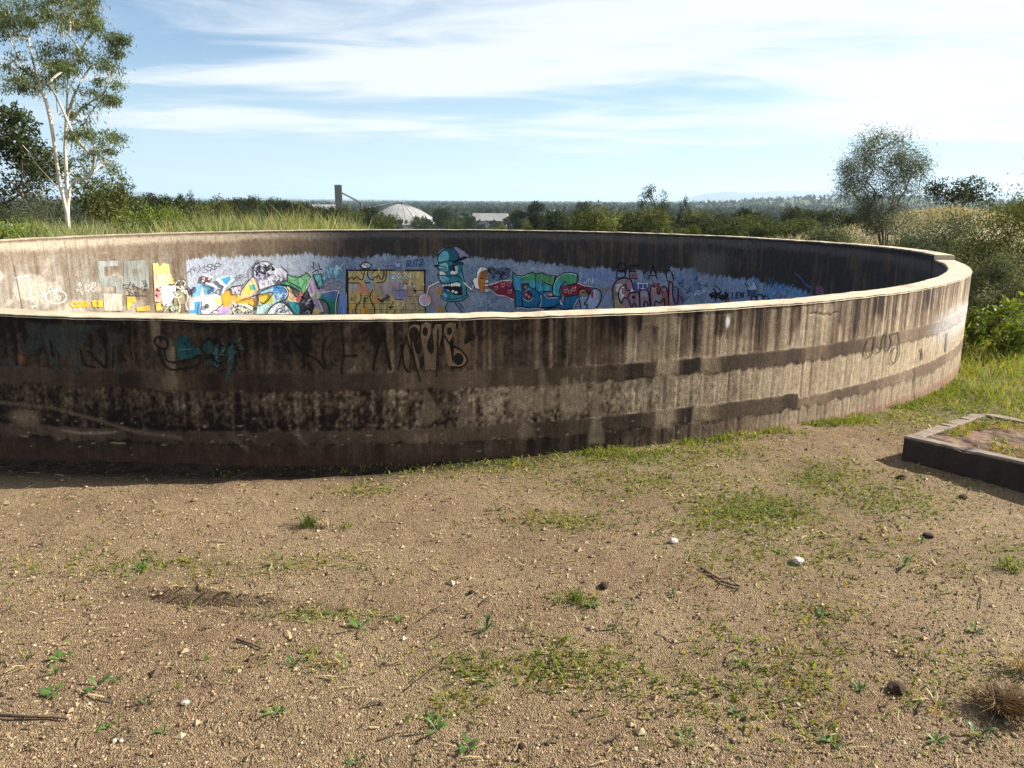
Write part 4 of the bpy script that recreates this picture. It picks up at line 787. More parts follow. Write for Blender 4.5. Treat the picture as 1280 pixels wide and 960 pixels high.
C_ = [(250, 620), (250, 480), (290, 370), (400, 295), (520, 285), (610, 312), (600, 440), (470, 470), (440, 410), (360, 490), (345, 560), (370, 640), (350, 740), (400, 745), (420, 640), (615, 610), (600, 700), (540, 800), (400, 825), (285, 785), (345, 745), (340, 640)]
P.fill(C_, B2); P.fill([(250, 620), (250, 480), (290, 370), (400, 295), (520, 285), (610, 312), (600, 440), (470, 470), (440, 410), (360, 490), (345, 560), (360, 625)], B1); P.fill([(300, 370), (400, 300), (520, 290), (605, 315), (598, 435), (475, 462), (440, 408), (360, 430)], G1)
P.stroke([(268, 600), (265, 480), (305, 385), (400, 312), (520, 303), (590, 325)], 9, (206, 230, 226))
P.fill([(370, 490), (450, 465), (600, 440), (720, 480), (805, 490), (800, 600), (620, 605), (420, 630), (372, 600)], RD); P.stroke([(600, 432), (700, 475), (805, 492)], 11, (226, 200, 206))
for x, y in ((440, 545), (500, 560), (560, 520)): P.stroke([(x-25, y-20), (x, y-5), (x+22, y-35), (x+10, y+20), (x-20, y+35), (x-25, y-20)], 9, (216, 160, 166))
P.stroke(C_, 17, K, False, True); P.stroke([(355, 680), (360, 735), (390, 745)], 12, WH)
P.fill([(625, 640), (760, 640), (700, 740), (760, 770), (720, 810), (660, 810)], (150, 172, 206)); P.fill([(780, 640), (830, 535), (900, 535), (950, 600), (930, 720), (870, 805), (730, 805), (720, 740)], (146, 160, 198)); P.fill([(800, 590), (850, 540), (850, 650), (810, 660)], (136, 50, 90)); P.ell(690, 580, 60, 44, (150, 120, 90)); 
for st in ([(615, 590), (640, 525), (700, 515), (740, 555), (700, 575), (670, 570)], [(740, 555), (770, 600), (750, 680), (705, 745), (760, 765), (730, 810)], [(625, 620), (640, 700), (660, 810)], [(770, 610), (825, 528), (900, 525), (957, 600), (935, 720), (870, 805)], [(610, 700), (540, 810)]): P.stroke(st, 17, K)
P.stroke([(855, 540), (850, 650)], 12, WH, False); P.stroke([(620, 660), (545, 800)], 8, WH, False)
write(P, '?', 630, 290, 60, 120, 10, 10, (180, 200, 236)); write(P, 'JNK', 700, 370, 55, 75, 12, 10, (196, 210, 236)); write(P, '22', 985, 310, 1, 1, 1, 1, (120, 150, 210)); P.scrib(-70, 220, 150, 260, 6, 10, (190, 200, 230), 44, 30)
P.stroke([(960, 540), (1090, 520)], 40, (128, 124, 110), False); write(P, 'EI', 1030, 660, 60, 90, 20, 9, (130, 150, 206))
P.part('painted_bec_letters', 'blue and green letters BEC with dark red heart-strewn trail')

# 5. mauve throw-up and BEVA tag
P = Paint().frame(755, 316, 11.636); MV = (150, 122, 136)
P.fill([(150, 795), (130, 640), (130, 520), (170, 420), (260, 370), (340, 370), (400, 410), (430, 530), (520, 560), (580, 530), (650, 560), (690, 480), (790, 590), (850, 490), (930, 510), (950, 440), (1000, 440), (1010, 600), (1045, 755), (400, 790)], MV)
P.fill([(160, 600), (210, 640), (240, 740), (330, 790), (160, 795)], (160, 150, 110)); P.fill([(820, 560), (930, 540), (930, 760), (860, 760)], (146, 84, 92)); P.fill([(770, 620), (880, 610), (850, 720), (770, 720)], (116, 132, 132)); P.fill([(700, 430), (820, 440), (810, 560), (780, 560)], (138, 60, 70)); P.fill([(1010, 520), (1160, 560), (1160, 730), (1045, 745)], (120, 104, 150)); P.fill([(380, 300), (490, 300), (480, 370), (380, 370)], (140, 88, 104)); P.fill([(280, 570), (350, 580), (350, 640), (300, 640)], (176, 110, 100))
P.fill([(170, 460), (280, 450), (220, 580), (180, 580)], (196, 194, 204)); P.scrib(180, 460, 260, 570, 8, 12, WH, 51, 40); P.fill([(210, 620), (290, 620), (260, 720)], (206, 210, 222)); P.ell(430, 645, 24, 24, ND); P.ell(580, 610, 26, 30, ND); P.fill([(430, 420), (660, 440), (650, 540), (440, 560)], (74, 84, 150)); P.fill([(530, 570), (600, 560), (630, 640), (540, 650)], (158, 156, 168))
for st in ([(150, 795), (130, 640), (130, 520), (170, 420), (260, 370), (340, 370), (400, 410), (430, 530)], [(430, 535), (340, 545), (310, 465), (240, 500), (210, 590), (215, 650), (250, 735), (290, 655), (360, 680), (395, 790)], [(360, 640), (375, 590), (450, 575), (510, 590), (525, 790)], [(525, 780), (520, 570), (570, 530), (640, 555), (660, 640), (670, 780)], [(410, 790), (440, 730), (475, 785)], [(580, 780), (590, 710), (630, 720), (640, 770)],
           [(680, 770), (675, 500), (720, 480), (770, 550), (795, 605), (840, 500), (900, 500), (935, 600), (945, 760)], [(740, 770), (750, 700), (820, 730), (875, 660), (885, 765)], [(945, 760), (945, 450), (970, 425), (1000, 450), (1000, 600), (1045, 750)], [(1020, 500), (1080, 510), (1075, 740)], [(930, 400), (905, 300), (950, 250), (1000, 320), (1015, 400)]):
    P.stroke(st, 20, K)
P.stroke([(480, 440), (640, 448)], 12, WH, False); P.stroke([(500, 450), (500, 520)], 9, WH, False); P.stroke([(570, 450), (570, 520)], 9, WH, False); P.stroke([(635, 450), (630, 500)], 9, WH, False); P.stroke([(540, 520), (600, 525)], 9, WH, False); P.scrib(690, 300, 760, 400, 5, 14, (160, 150, 180), 53, 40); P.scrib(900, 310, 960, 390, 5, 10, (170, 180, 200), 54, 30); P.scrib(740, 470, 800, 560, 5, 12, [(190, 70, 80), (220, 200, 160)], 55, 30); P.ell(410, 545, 22, 22, (216, 210, 200))
BK = (20, 20, 34)
for st in ([(205, 150), (195, 260), (185, 370)], [(205, 150), (290, 150), (325, 205), (280, 250), (200, 262)], [(195, 264), (305, 268), (312, 330), (270, 360), (170, 368)], [(380, 178), (370, 370), (485, 378)], [(380, 178), (525, 186)], [(370, 272), (482, 270)], [(560, 240), (595, 375), (650, 285)], [(640, 385), (690, 285), (722, 190), (770, 375)], [(655, 335), (750, 330)]): P.stroke(st, 16, BK, len(st) > 3)
P.part('painted_throw_up', 'mauve bubble letters with black outlines under a thin black BEVA tag')

# 6. crown, black scrawl and rings at the right end of the blue strip
P = Paint().frame(850, 316, 6.737)
P.fill([(545, 250), (580, 290), (560, 222), (605, 285), (615, 235), (655, 300), (600, 345)], (176, 194, 222)); P.stroke([(590, 345), (545, 255), (582, 295), (556, 216), (606, 280), (616, 232), (658, 305)], 7, ND, False)
P.stroke([(255, 345), (270, 385)], 16, ND, False); P.scrib(265, 335, 400, 385, 30, 10, ND, 61, 26); write(P, 'LLEN', 402, 335, 22, 46, 14, 9, ND, .1, -1)
for x, y, r_ in ((622, 388, 24), (674, 380, 30), (724, 384, 22)): P.ring(x, y, r_, r_, 9, ND)
P.ell(674, 382, 12, 14, (190, 180, 190)); P.stroke([(120, 365), (150, 320), (165, 330), (160, 360)], 6, (206, 216, 236)); P.stroke([(180, 345), (190, 300), (205, 330), (230, 290), (245, 330)], 6, (206, 216, 236)); P.stroke([(130, 350), (175, 340)], 6, (206, 216, 236))
P.fill([(560, 310), (650, 310), (640, 360), (570, 370)], (70, 84, 120)); P.fill([(1145, 280), (1215, 285), (1215, 350), (1150, 350)], (112, 78, 104)); P.fill([(840, 355), (890, 355), (885, 380), (830, 385)], (150, 90, 100)); P.fill([(660, 250), (705, 260), (700, 345), (665, 330)], (120, 146, 160))
P.scrib(0, 200, 240, 370, 22, 6, [(70, 110, 170), (40, 60, 110), (96, 136, 190)], 63, 50); P.scrib(720, 270, 1120, 340, 20, 7, [(60, 110, 170), (110, 160, 205)], 64, 50)
P.part('painted_scrawl', 'small white crown, black scrawl and rings near the dark right end')

# 7. scattered tags on the sunlit left part of the inner wall
P = Paint().frame(0, 290, 9.054); CH = (226, 222, 210); YL = (214, 166, 34)
P.ring(632, 735, 120, 75, 9, CH, 16); P.stroke([(545, 660), (565, 620), (600, 660), (620, 700), (655, 625), (690, 650)], 9, CH); P.ring(665, 745, 22, 22, 9, CH); P.stroke([(590, 690), (610, 740), (640, 750)], 8, CH); P.stroke([(440, 600), (495, 605)], 8, CH, False); P.stroke([(465, 670), (485, 710), (505, 710)], 8, CH); P.stroke([(170, 520), (320, 495)], 7, CH, False); P.stroke([(300, 765), (390, 755)], 7, CH, False); P.stroke([(365, 860), (380, 840), (415, 845), (425, 865)], 9, CH); P.scrib(840, 600, 1040, 690, 16, 8, [(176, 172, 166), (206, 202, 190)], 71, 40)
P.stroke([(820, 790), (800, 820), (830, 845)], 18, YL); write(P, 'SMR', 845, 790, 40, 55, 14, 20, YL); P.stroke([(990, 820), (1010, 810)], 18, YL, False); write(P, 'SS', 1050, 780, 40, 60, 16, 20, YL)
P.part('painted_tag', 'white chalky round face and yellow tags on sunlit inner wall')
P = Paint().frame(110, 300, 9.846); PB = (138, 142, 138)
P.fill([(110, 260), (370, 255), (375, 320), (195, 330), (200, 460), (420, 470), (420, 650), (350, 660), (340, 570), (150, 565), (130, 420)], PB); P.fill([(440, 265), (690, 245), (745, 300), (750, 600), (650, 600), (560, 560), (440, 590)], (130, 133, 128)); P.fill([(545, 360), (650, 360), (650, 410), (540, 410)], (120, 112, 98)); P.fill([(190, 660), (420, 660), (420, 870), (200, 870)], (172, 164, 150))
P.scrib(460, 540, 740, 690, 22, 10, [(58, 58, 56), (84, 84, 80)], 73, 40); P.stroke([(470, 680), (730, 685)], 9, (60, 60, 58), False)
P.fill([(480, 700), (580, 695), (590, 760), (540, 770), (500, 860), (480, 850)], (206, 166, 48)); P.fill([(590, 830), (760, 800), (760, 870), (600, 875)], (196, 156, 62)); P.fill([(40, 750), (90, 770), (110, 810), (60, 815)], YL); P.fill([(120, 750), (180, 750), (180, 825), (130, 810)], YL)
P.fill([(795, 290), (850, 280), (880, 330), (920, 285), (990, 300), (1010, 420), (810, 420)], (232, 204, 120)); P.fill([(805, 410), (1010, 415), (1060, 530), (960, 560), (815, 600)], (232, 186, 160)); P.fill([(815, 600), (900, 590), (910, 760), (820, 760)], (226, 170, 156)); P.fill([(1000, 420), (1060, 500), (1070, 540), (1010, 530)], (206, 170, 80)); P.fill([(900, 570), (1000, 560), (1090, 560), (1040, 740), (1000, 810), (920, 810), (900, 700)], (242, 242, 244)); P.fill([(830, 780), (920, 760), (920, 860), (840, 870)], (216, 166, 80)); P.fill([(1050, 640), (1160, 600), (1200, 780), (1060, 800)], (146, 142, 116))
P.scrib(830, 580, 900, 720, 12, 14, [(30, 30, 36), (206, 120, 120)], 74, 24); P.scrib(1020, 540, 1210, 700, 24, 9, [(226, 224, 216), (40, 44, 50)], 75, 40); P.stroke([(1000, 545), (1035, 555)], 16, K, False); P.ell(912, 800, 12, 18, K); P.ell(958, 790, 10, 14, K); P.stroke([(1110, 890), (1130, 800), (1105, 720), (1150, 690)], 11, (232, 220, 176)); P.stroke([(1210, 620), (1225, 720), (1200, 800), (1230, 860)], 11, (232, 214, 170)); P.scrib(960, 800, 1200, 870, 14, 9, [(120, 150, 150), (210, 200, 160)], 76, 40)
P.part('painted_patches', 'pale grey block letters beside a yellow, pink and white paint patch')

# 8. outer wall: black worm outline with teal wash
P = Paint(False).frame(180, 400, 8); TQ = (34, 76, 80)
P.fill([(320, 190), (400, 160), (470, 200), (470, 290), (560, 270), (570, 330), (500, 380), (360, 400), (330, 330)], TQ); P.fill([(590, 200), (680, 190), (700, 320), (640, 350), (580, 280)], (40, 66, 64)); P.fill([(700, 250), (745, 240), (745, 420), (715, 400)], (54, 92, 94)); P.fill([(830, 300), (900, 220), (915, 300), (880, 480), (830, 620), (810, 600), (850, 440)], (44, 80, 80)); P.fill([(600, 400), (690, 380), (690, 450), (610, 450)], (38, 58, 54))
P.scrib(700, 230, 950, 440, 26, 12, [(60, 96, 98), (40, 56, 56), (80, 102, 100)], 81, 50); P.scrib(330, 170, 480, 300, 14, 10, [(46, 90, 94), (26, 56, 62)], 82, 50); P.stroke([(360, 295), (470, 290)], 14, (66, 102, 106), False)
BLK_ = (14, 10, 10)
for st in ([(110, 210), (130, 175), (180, 165), (225, 190), (245, 240), (235, 280), (190, 285), (140, 260), (110, 210)], [(150, 270), (170, 360), (210, 440), (260, 485), (340, 495), (380, 480)], [(215, 290), (220, 370), (250, 410), (320, 420), (420, 400), (500, 385), (550, 350), (575, 380), (550, 440), (480, 470), (380, 485)], [(170, 180), (190, 230)], [(570, 280), (590, 230), (640, 190), (700, 200)], [(620, 340), (690, 380), (740, 430)], [(900, 230), (950, 300), (960, 380)]): P.stroke(st, 24, BLK_)
P.ell(145, 215, 20, 26, (84, 72, 62)); P.ell(205, 230, 22, 28, (84, 72, 62))
P.part('painted_worm', 'black worm-shaped outline over a teal wash on dark outer wall')
# 9. outer wall: washed-out beige throw-up below the rim
P = Paint(False).frame(480, 390, 8); BG = (132, 108, 84); BG2 = (104, 84, 64)
P.fill([(235, 240), (260, 140), (310, 120), (360, 140), (350, 230), (290, 310), (330, 430), (355, 520), (350, 575), (320, 560), (280, 400), (255, 320)], BG); P.fill([(370, 240), (375, 130), (420, 100), (470, 120), (470, 210), (430, 300), (470, 440), (520, 360), (490, 560), (410, 590), (400, 440)], BG); P.fill([(485, 180), (520, 120), (580, 125), (580, 240), (540, 380), (520, 580), (470, 580), (500, 350)], BG)
P.fill([(600, 150), (640, 105), (720, 110), (715, 200), (650, 300), (690, 540), (640, 540), (600, 300)], BG); P.fill([(690, 200), (740, 160), (745, 85), (770, 85), (775, 150), (810, 170), (800, 320), (900, 280), (940, 220), (935, 460), (860, 560), (820, 540), (820, 430), (700, 330)], BG2); P.fill([(700, 360), (800, 400), (825, 480), (790, 545), (690, 540)], BG)
for x, y, rx, ry in ((300, 220, 52, 72), (412, 195, 28, 46), (655, 190, 26, 40), (745, 470, 52, 62), (465, 350, 36, 56), (380, 500, 22, 60), (340, 370, 30, 50)): P.ell(x, y, rx, ry, (24, 19, 16))
P.fill([(805, 270), (905, 205), (915, 260), (810, 325)], (26, 20, 17))
for st in ([(540, 170), (535, 400), (525, 640)], [(270, 250), (290, 420), (360, 690)], [(600, 230), (660, 320), (740, 360), (820, 440), (830, 500), (770, 550), (700, 555)], [(225, 240), (245, 330), (300, 440)]): P.stroke(st, 18, (26, 20, 17))
P.part('painted_faded_letters', 'washed-out beige bubble letters just under the rim of outer wall')
# 10. outer wall: thin dark tags and pale smears, each stroke by itself
def single(frame, st, w_, c_, name='painted_stroke', smooth=True):
    P = Paint(False).frame(*frame); P.stroke(st, w_, c_, smooth); P.part(name, None)
for st in ([(220, 240), (180, 400), (140, 580)], [(20, 340), (60, 500), (70, 580)]): single((480, 390, 8), st, 18, (20, 15, 13))
for st in ([(310, 220), (320, 560)], [(200, 270), (310, 400), (440, 470), (520, 570)], [(190, 260), (290, 230)], [(700, 200), (715, 400), (695, 610)], [(725, 440), (850, 435)], [(1120, 180), (1050, 380), (1010, 580)], [(1125, 180), (1150, 440), (1180, 580)], [(1290, 330), (1330, 560), (1380, 600)], [(540, 250), (500, 420), (540, 560)]): single((340, 390, 8), st, 20, (17, 13, 12))
P = Paint(False).frame(340, 390, 8); P.fill([(715, 460), (815, 470), (815, 550), (740, 585), (712, 610)], (84, 72, 60)); P.part('painted_smear', 'pale smear patch below a short dark stroke')
single((340, 390, 8), [(725, 320), (760, 260), (800, 400)], 26, (58, 48, 40))
for st in ([(640, 240), (680, 360), (760, 380)], [(700, 250), (830, 380)], [(820, 150), (850, 250), (845, 380)], [(900, 380), (910, 200), (1000, 330)], [(120, 120), (130, 360)], [(400, 160), (420, 290)]): single((0, 400, 6.4), st, 15, (14, 11, 10), smooth=False)
for st in ([(630, 240), (645, 350)], [(1055, 150), (1075, 360)], [(450, 260), (460, 340)], [(370, 530), (375, 600)], [(150, 510), (155, 610)], [(1100, 600), (1115, 760)]): single((0, 400, 6.4), st, 10, (72, 62, 54), smooth=False)
# 11. outer wall: looping dark tag on the bright right part
P = Paint(False).frame(1040, 400, 7.111); DG = (72, 62, 54)
for st in ([(380, 150), (330, 165), (300, 240), (310, 320), (345, 320), (370, 240), (385, 150), (375, 250), (405, 290), (440, 260), (450, 170), (485, 110), (480, 220), (500, 270), (530, 200), (525, 130), (560, 120), (590, 110), (600, 200), (595, 310), (550, 385), (522, 340), (545, 260), (560, 250)],): P.stroke(st, 10, DG)
P.part('painted_loop_tag', 'looping dark tag on the sunlit beige part of outer wall')
single((1040, 400, 7.111), [(795, 255), (800, 300), (800, 350)], 12, (52, 42, 34)); single((1040, 400, 7.111), [(735, 420), (735, 690)], 5, (60, 50, 42), smooth=False)
for q in ([(1018, 110), (1030, 110), (1022, 290), (1006, 270)],):
    P = Paint(False).frame(1040, 400, 7.111); P.fill(q, (112, 112, 118)); P.part('painted_smear', None)

# ------------------------------------------------------------------ trees
def vgz(p): return float(gz(np.array(p[0]), np.array(p[1]), False))
class Grow:
    """limbs that reach out to a set of leaf clumps; limb thickness follows the number of tips it carries"""
    def __init__(s): s.P = []; s.par = []; s.tip = []
    def node(s, p, par): s.P.append(np.array(p, float)); s.par.append(par); s.tip.append(0); return len(s.P)-1
    def path(s, pts, par=-1, bare=False):
        for p in pts: par = s.node(p, par)
        j = par if bare else -1
        while j >= 0: s.tip[j] += 1; j = s.par[j]
        return par
    def reach(s, T, r, up=0.35, bend=0.12, n=4):
        A = np.array(s.P); d = T-A; L = np.linalg.norm(d, axis=1)
        cost = L*(1+np.clip(-d[:, 2]/np.maximum(L, 1e-6)+up, 0, 2)*0.9); i = int(np.argmin(cost)); a = s.P[i]
        Ln = np.linalg.norm(T-a); mid = (a+T)/2+r.normal(0, bend*Ln, 3)+np.array([0, 0, 0.10*Ln]); par = i
        for k in range(1, n+1):
            t = k/n; par = s.node((1-t)**2*a+2*t*(1-t)*mid+t*t*T, par)
        j = par
        while j >= 0: s.tip[j] += 1; j = s.par[j]
        return par
    def mesh(s, name, mat, r0, rmax=9, sides=6, power=0.5, rmin=0.0):
        mb = MB(); N = len(s.P); R = [max(rmin, min(rmax, r0*max(t, 1)**power)) for t in s.tip]
        kids = [[] for _ in range(N)]
        for i, p in enumerate(s.par):
            if p >= 0 and s.tip[i] > 0: kids[p].append(i)
        def chain(start, pre):
            st = [(start, pre)]
            while st:
                i, pr = st.pop(); C = [pr] if pr >= 0 else []
                while True:
                    C.append(i)
                    if not kids[i]: break
                    ks = sorted(kids[i], key=lambda q: -s.tip[q])
                    for q in ks[1:]: st.append((q, i))
                    i = ks[0]
                if len(C) > 1:
                    rad = [R[q] for q in C]
                    if pr >= 0: rad[0] = rad[1]
                    for q in range(1, len(rad)): rad[q] = max(rad[q], .80*rad[q-1])
                    V, Fs = tube([s.P[q] for q in C], rad, sides if rad[0] > 3*r0 else 4, False); mb.add(V, Fs)
        for i in range(N):
            if s.par[i] < 0: chain(i, -1)
        return mb.mesh(name, mat, True)

def tint(n, r, lo=0.7, hi=1.3, warm=0.12):
    v = r.uniform(lo, hi, n); w = r.normal(0, warm, n); return np.stack([v*(1+w), v, v*(1-w*0.7)], 1)

# ---- tall pale-trunked gum at the left
def gum_tree():
    r = np.random.default_rng(3); D = 44.0
    q = lambda x, y, dy=0.0: at(x, y, D+dy)
    b = q(84, 266); root = empty('gum_tree', (b[0], b[1], vgz(b)-0.1)); o = np.array(root.location)
    tag(root, 'tall airy gum tree with forked white trunk, left of the tank', 'tree')
    g = Grow(); L = lambda *pts: [np.array(p)-o for p in pts]
    base = np.array([0, 0, 0.0])
    j0 = g.path([base]+L(q(85, 282), q(84, 270)))
    j = g.path(L(q(78, 243, -.2), q(75, 231, -.3), q(71, 205, -.4), q(67, 175, -.5), q(63, 150, -.6), q(58, 128, -.4), q(50, 108, -.2), q(42, 80, 0), q(36, 50, .3)), j0); a1 = j
    j = g.path(L(q(84, 240, .2), q(83, 219, .3), q(81, 187, .4), q(83, 150, .5), q(84, 120, .6), q(85, 94, .6), q(80, 62, .4), q(78, 30, .3), q(74, 4, .2)), j0); a2 = j
    g.path(L(q(87, 238, .2), q(92, 227, 0), q(100, 224, -.2), q(109, 223.5, -.4), q(116, 216, -.5), q(118, 196, -.6), q(122, 175, -.8)), j0)
    g.path(L(q(73, 236, -.4), q(60, 221, -.8), q(45, 205, -1.2), q(36, 190, -1.4), q(28, 181, -1.5)), j0+1, True)
    g.path(L(q(72, 140, .2), q(70, 120, .5), q(66, 90, .8), q(60, 55, 1), q(56, 20, 1.2)), j0+5)
    g.path(L(q(92, 120, .8), q(102, 100, 1.2), q(112, 85, 1.4), q(120, 72, 1.5)), a2-5)
    g.path(L(q(92, 100, .4), q(106, 84, .2), q(122, 70, 0), q(136, 60, -.2)), a2-4)
    g.path(L(q(90, 150, .3), q(102, 136, .1), q(118, 124, -.1), q(132, 114, -.3)), a2-5)
    T = []
    for (x0, y0, x1, y1, n) in ((18, -14, 118, 38, 34), (0, 14, 22, 56, 7), (118, 44, 156, 88, 9), (102, 100, 148, 138, 9), (70, 58, 104, 98, 9), (18, 44, 80, 112, 16), (100, 150, 152, 214, 12), (112, 20, 124, 46, 4), (86, 140, 112, 175, 5), (-30, -10, 16, 60, 6), (6, 80, 46, 118, 6)):
        for k in range(int(n*1.25)): T.append(q(r.uniform(x0, x1), r.uniform(y0, y1), r.normal(0, 1.5))-o)
    T.sort(key=lambda p: np.linalg.norm(p))
    for t in T: g.reach(t, r, 0.55, 0.05)
    obj('trunk', g.mesh('trunk', M['bark_white'], 0.0125, 0.125, 7, 0.50), root)
    mb = MB()
    for t in T:
        n = int(r.uniform(110, 230)); rad = r.uniform(0.17, 0.36)
        c = t+r.normal(0, 1, (n, 3))*np.array([rad, rad, rad*0.62]); d = r.normal(0, 0.5, (n, 3)); d[:, 2] -= 0.7
        V, Fq = leaves(c, d, r.uniform(.14, .27, n), r.uniform(.032, .06, n), r); mb.add(V, Fq, np.repeat(tint(n, r, .6, 1.3)*r.uniform(.75, 1.2), 4, 0))
    obj('crown', mb.mesh('crown', M['leaf_gum'], False, True), root)
gum_tree()

# ---- a feathery, many-stemmed tree behind the right rim
def feathery_tree():
    r = np.random.default_rng(8); D = 25.0; b = at(1106, 318, D); root = empty('feathery_tree', (b[0], b[1], vgz(b)-0.05)); o = np.array(root.location)
    tag(root, 'feathery grey-green tree with thin dark stems behind the right rim', 'tree')
    g = Grow(); q = lambda x, y, dy=0.0: at(x, y, D+dy)-o
    base = np.zeros(3)
    for pts in (((1103, 285, 0), (1096, 272, -.1), (1088, 255, -.2), (1079, 236, -.3), (1072, 218, -.3)), ((1108, 280, .1), (1112, 262, .2), (1117, 246, .3), (1124, 226, .3)), ((1104, 288, .1), (1102, 268, .3), (1103, 245, .4), (1106, 220, .4)), ((1110, 292, -.1), (1128, 280, -.2), (1146, 268, -.3)), ((1098, 290, 0), (1082, 262, .3), (1066, 240, .5))):
        g.path([base]+[q(*p) for p in pts])
    T = []
    for k in range(190):
        a = r.uniform(0, 2*np.pi); rr_ = r.uniform(0, 1)**0.5; x = 1103+56*rr_*np.cos(a)+6*np.sin(a); y = 226-60*rr_*np.sin(a)*(1 if np.sin(a) > 0 else 1.0)
        if np.sin(a) < -0.3 and abs(np.cos(a)) > .5 and rr_ > .7: continue
        T.append(q(x, y, r.normal(0, .65)))
    for k in range(18): T.append(q(r.uniform(1066, 1160), r.uniform(258, 300), r.normal(0, .5)))
    T.sort(key=lambda p: np.linalg.norm(p))
    for t in T: g.reach(t, r)
    obj('trunk', g.mesh('trunk', M['bark'], 0.0042, 0.05, 5, 0.52), root); mb = MB()
    for t in T:
        n = int(r.uniform(95, 170)); rad = r.uniform(.11, .22); c = t+r.normal(0, 1, (n, 3))*rad; d = r.normal(0, .7, (n, 3))+(t-np.array([0, 0, 2.2]))*np.array([.25, .25, .15]); d[:, 2] += r.uniform(-.5, .4)
        V, Fq = leaves(c, d, r.uniform(.06, .13, n), r.uniform(.012, .022, n), r); mb.add(V, Fq, np.repeat(tint(n, r)*r.uniform(.8, 1.2), 4, 0))
    obj('crown', mb.mesh('crown', M['leaf_grey'], False, True), root)
feathery_tree()

# ---- generic crowns (unit height), shared between copies
def tree_meshes(seed, style, leafmat, barkmat='bark', nl=2600, ls=0.068):
    r = np.random.default_rng(seed); g = Grow(); T = []; rad = []
    if style == 'round':   n, cz, rx, rz, lr = 18, .60, .38, .32, .19
    elif style == 'tall':  n, cz, rx, rz, lr = 24, .58, .26, .38, .14
    elif style == 'flat':  n, cz, rx, rz, lr = 26, .80, .50, .13, .11
    elif style == 'airy':  n, cz, rx, rz, lr = 22, .74, .40, .22, .085
    else:                  n, cz, rx, rz, lr = 30, .50, .46, .42, .20      # bush
    while len(T) < n:
        v = r.normal(size=3); v /= np.linalg.norm(v); v *= r.uniform(.35, 1)**.6
        p = np.array([v[0]*rx, v[1]*rx, cz+v[2]*rz])
        if style in ('flat', 'airy'): p[2] += 0.10*(1-(v[0]**2+v[1]**2))
        T.append(p); rad.append(lr*r.uniform(.7, 1.25))
    g.path([np.zeros(3), np.array([.01, 0, .12]), np.array([.0, .015, .26]), np.array([-.015, 0, .40 if style in ('flat', 'airy') else .34])])
    T2 = sorted(zip(T, rad), key=lambda p: np.linalg.norm(p[0]))
    for t, _ in T2: g.reach(t, r, n=3)
    tm = g.mesh('trunk', M[barkmat], 0.0042, 0.03, 5, 0.55); mb = MB(); tot = sum(a*a for a in rad)
    for t, a in zip(T, rad):
        k = int(nl*a*a/tot); v = r.normal(size=(k, 3)); v /= np.linalg.norm(v, axis=1)[:, None]; sh = r.uniform(.45, 1.08, k)[:, None]
        c = t+v*sh*a*np.array([1, 1, .78]); d = v*0.6+r.normal(0, .7, (k, 3)); d[:, 2] -= .15
        lump = r.uniform(.55, 1.40)
        V, Fq = leaves(c, d, r.uniform(.6, 1.3, k)*ls, r.uniform(.4, .8, k)*ls*.62, r); mb.add(V, Fq, np.repeat(tint(k, r, .7, 1.25, .08)*lump, 4, 0))
    co = np.concatenate(mb.v); ext = (np.percentile(np.abs(co[:, 0]), 98.5)*2, np.percentile(co[:, 2], 99.3))
    return tm, mb.mesh('crown', M[leafmat], False, True), ext
KIND = {'dark1': tree_meshes(21, 'round', 'leaf_dark'), 'dark2': tree_meshes(22, 'tall', 'leaf_dark'), 'olive1': tree_meshes(23, 'round', 'leaf_mid'), 'olive2': tree_meshes(24, 'round', 'leaf_mid'), 'olivetall': tree_meshes(25, 'tall', 'leaf_mid'),
        'flat': tree_meshes(26, 'flat', 'leaf_dark', 'bark', 2600, .045), 'airy': tree_meshes(27, 'airy', 'leaf_dark', 'bark', 1500, .04), 'grey': tree_meshes(28, 'bush', 'leaf_grey', 'bark', 4200, .035), 'bushdark': tree_meshes(29, 'bush', 'leaf_dark', 'bark', 3200, .045)}
def place_tree(kind, px, top, Y, wpx, name, label, group=None, cat='tree', sink=0.1, rot=None):
    t = at(px, top, Y); z0 = vgz(t)-sink; H = t[2]-z0
    root = empty(name, (t[0], t[1], z0), rot if rot is not None else random.uniform(0, 6.28))
    ext = KIND[kind][2]; w = wpx/F_PX*Y/ext[0]; H = H/ext[1]
    for part, me in zip(('trunk', 'crown'), KIND[kind][:2]): 
        c = obj(part, me, root); c.scale = (w, w, H)
        if part == 'crown' and kind not in ('flat', 'airy'):
            hc = min(H, max(w*.95, .35*H)); c.scale = (w, w, hc); c.location = (0, 0, (H-hc)*ext[1])
    return tag(root, label, cat, group)
TG = 'trees on the slope and plain beyond the tank'
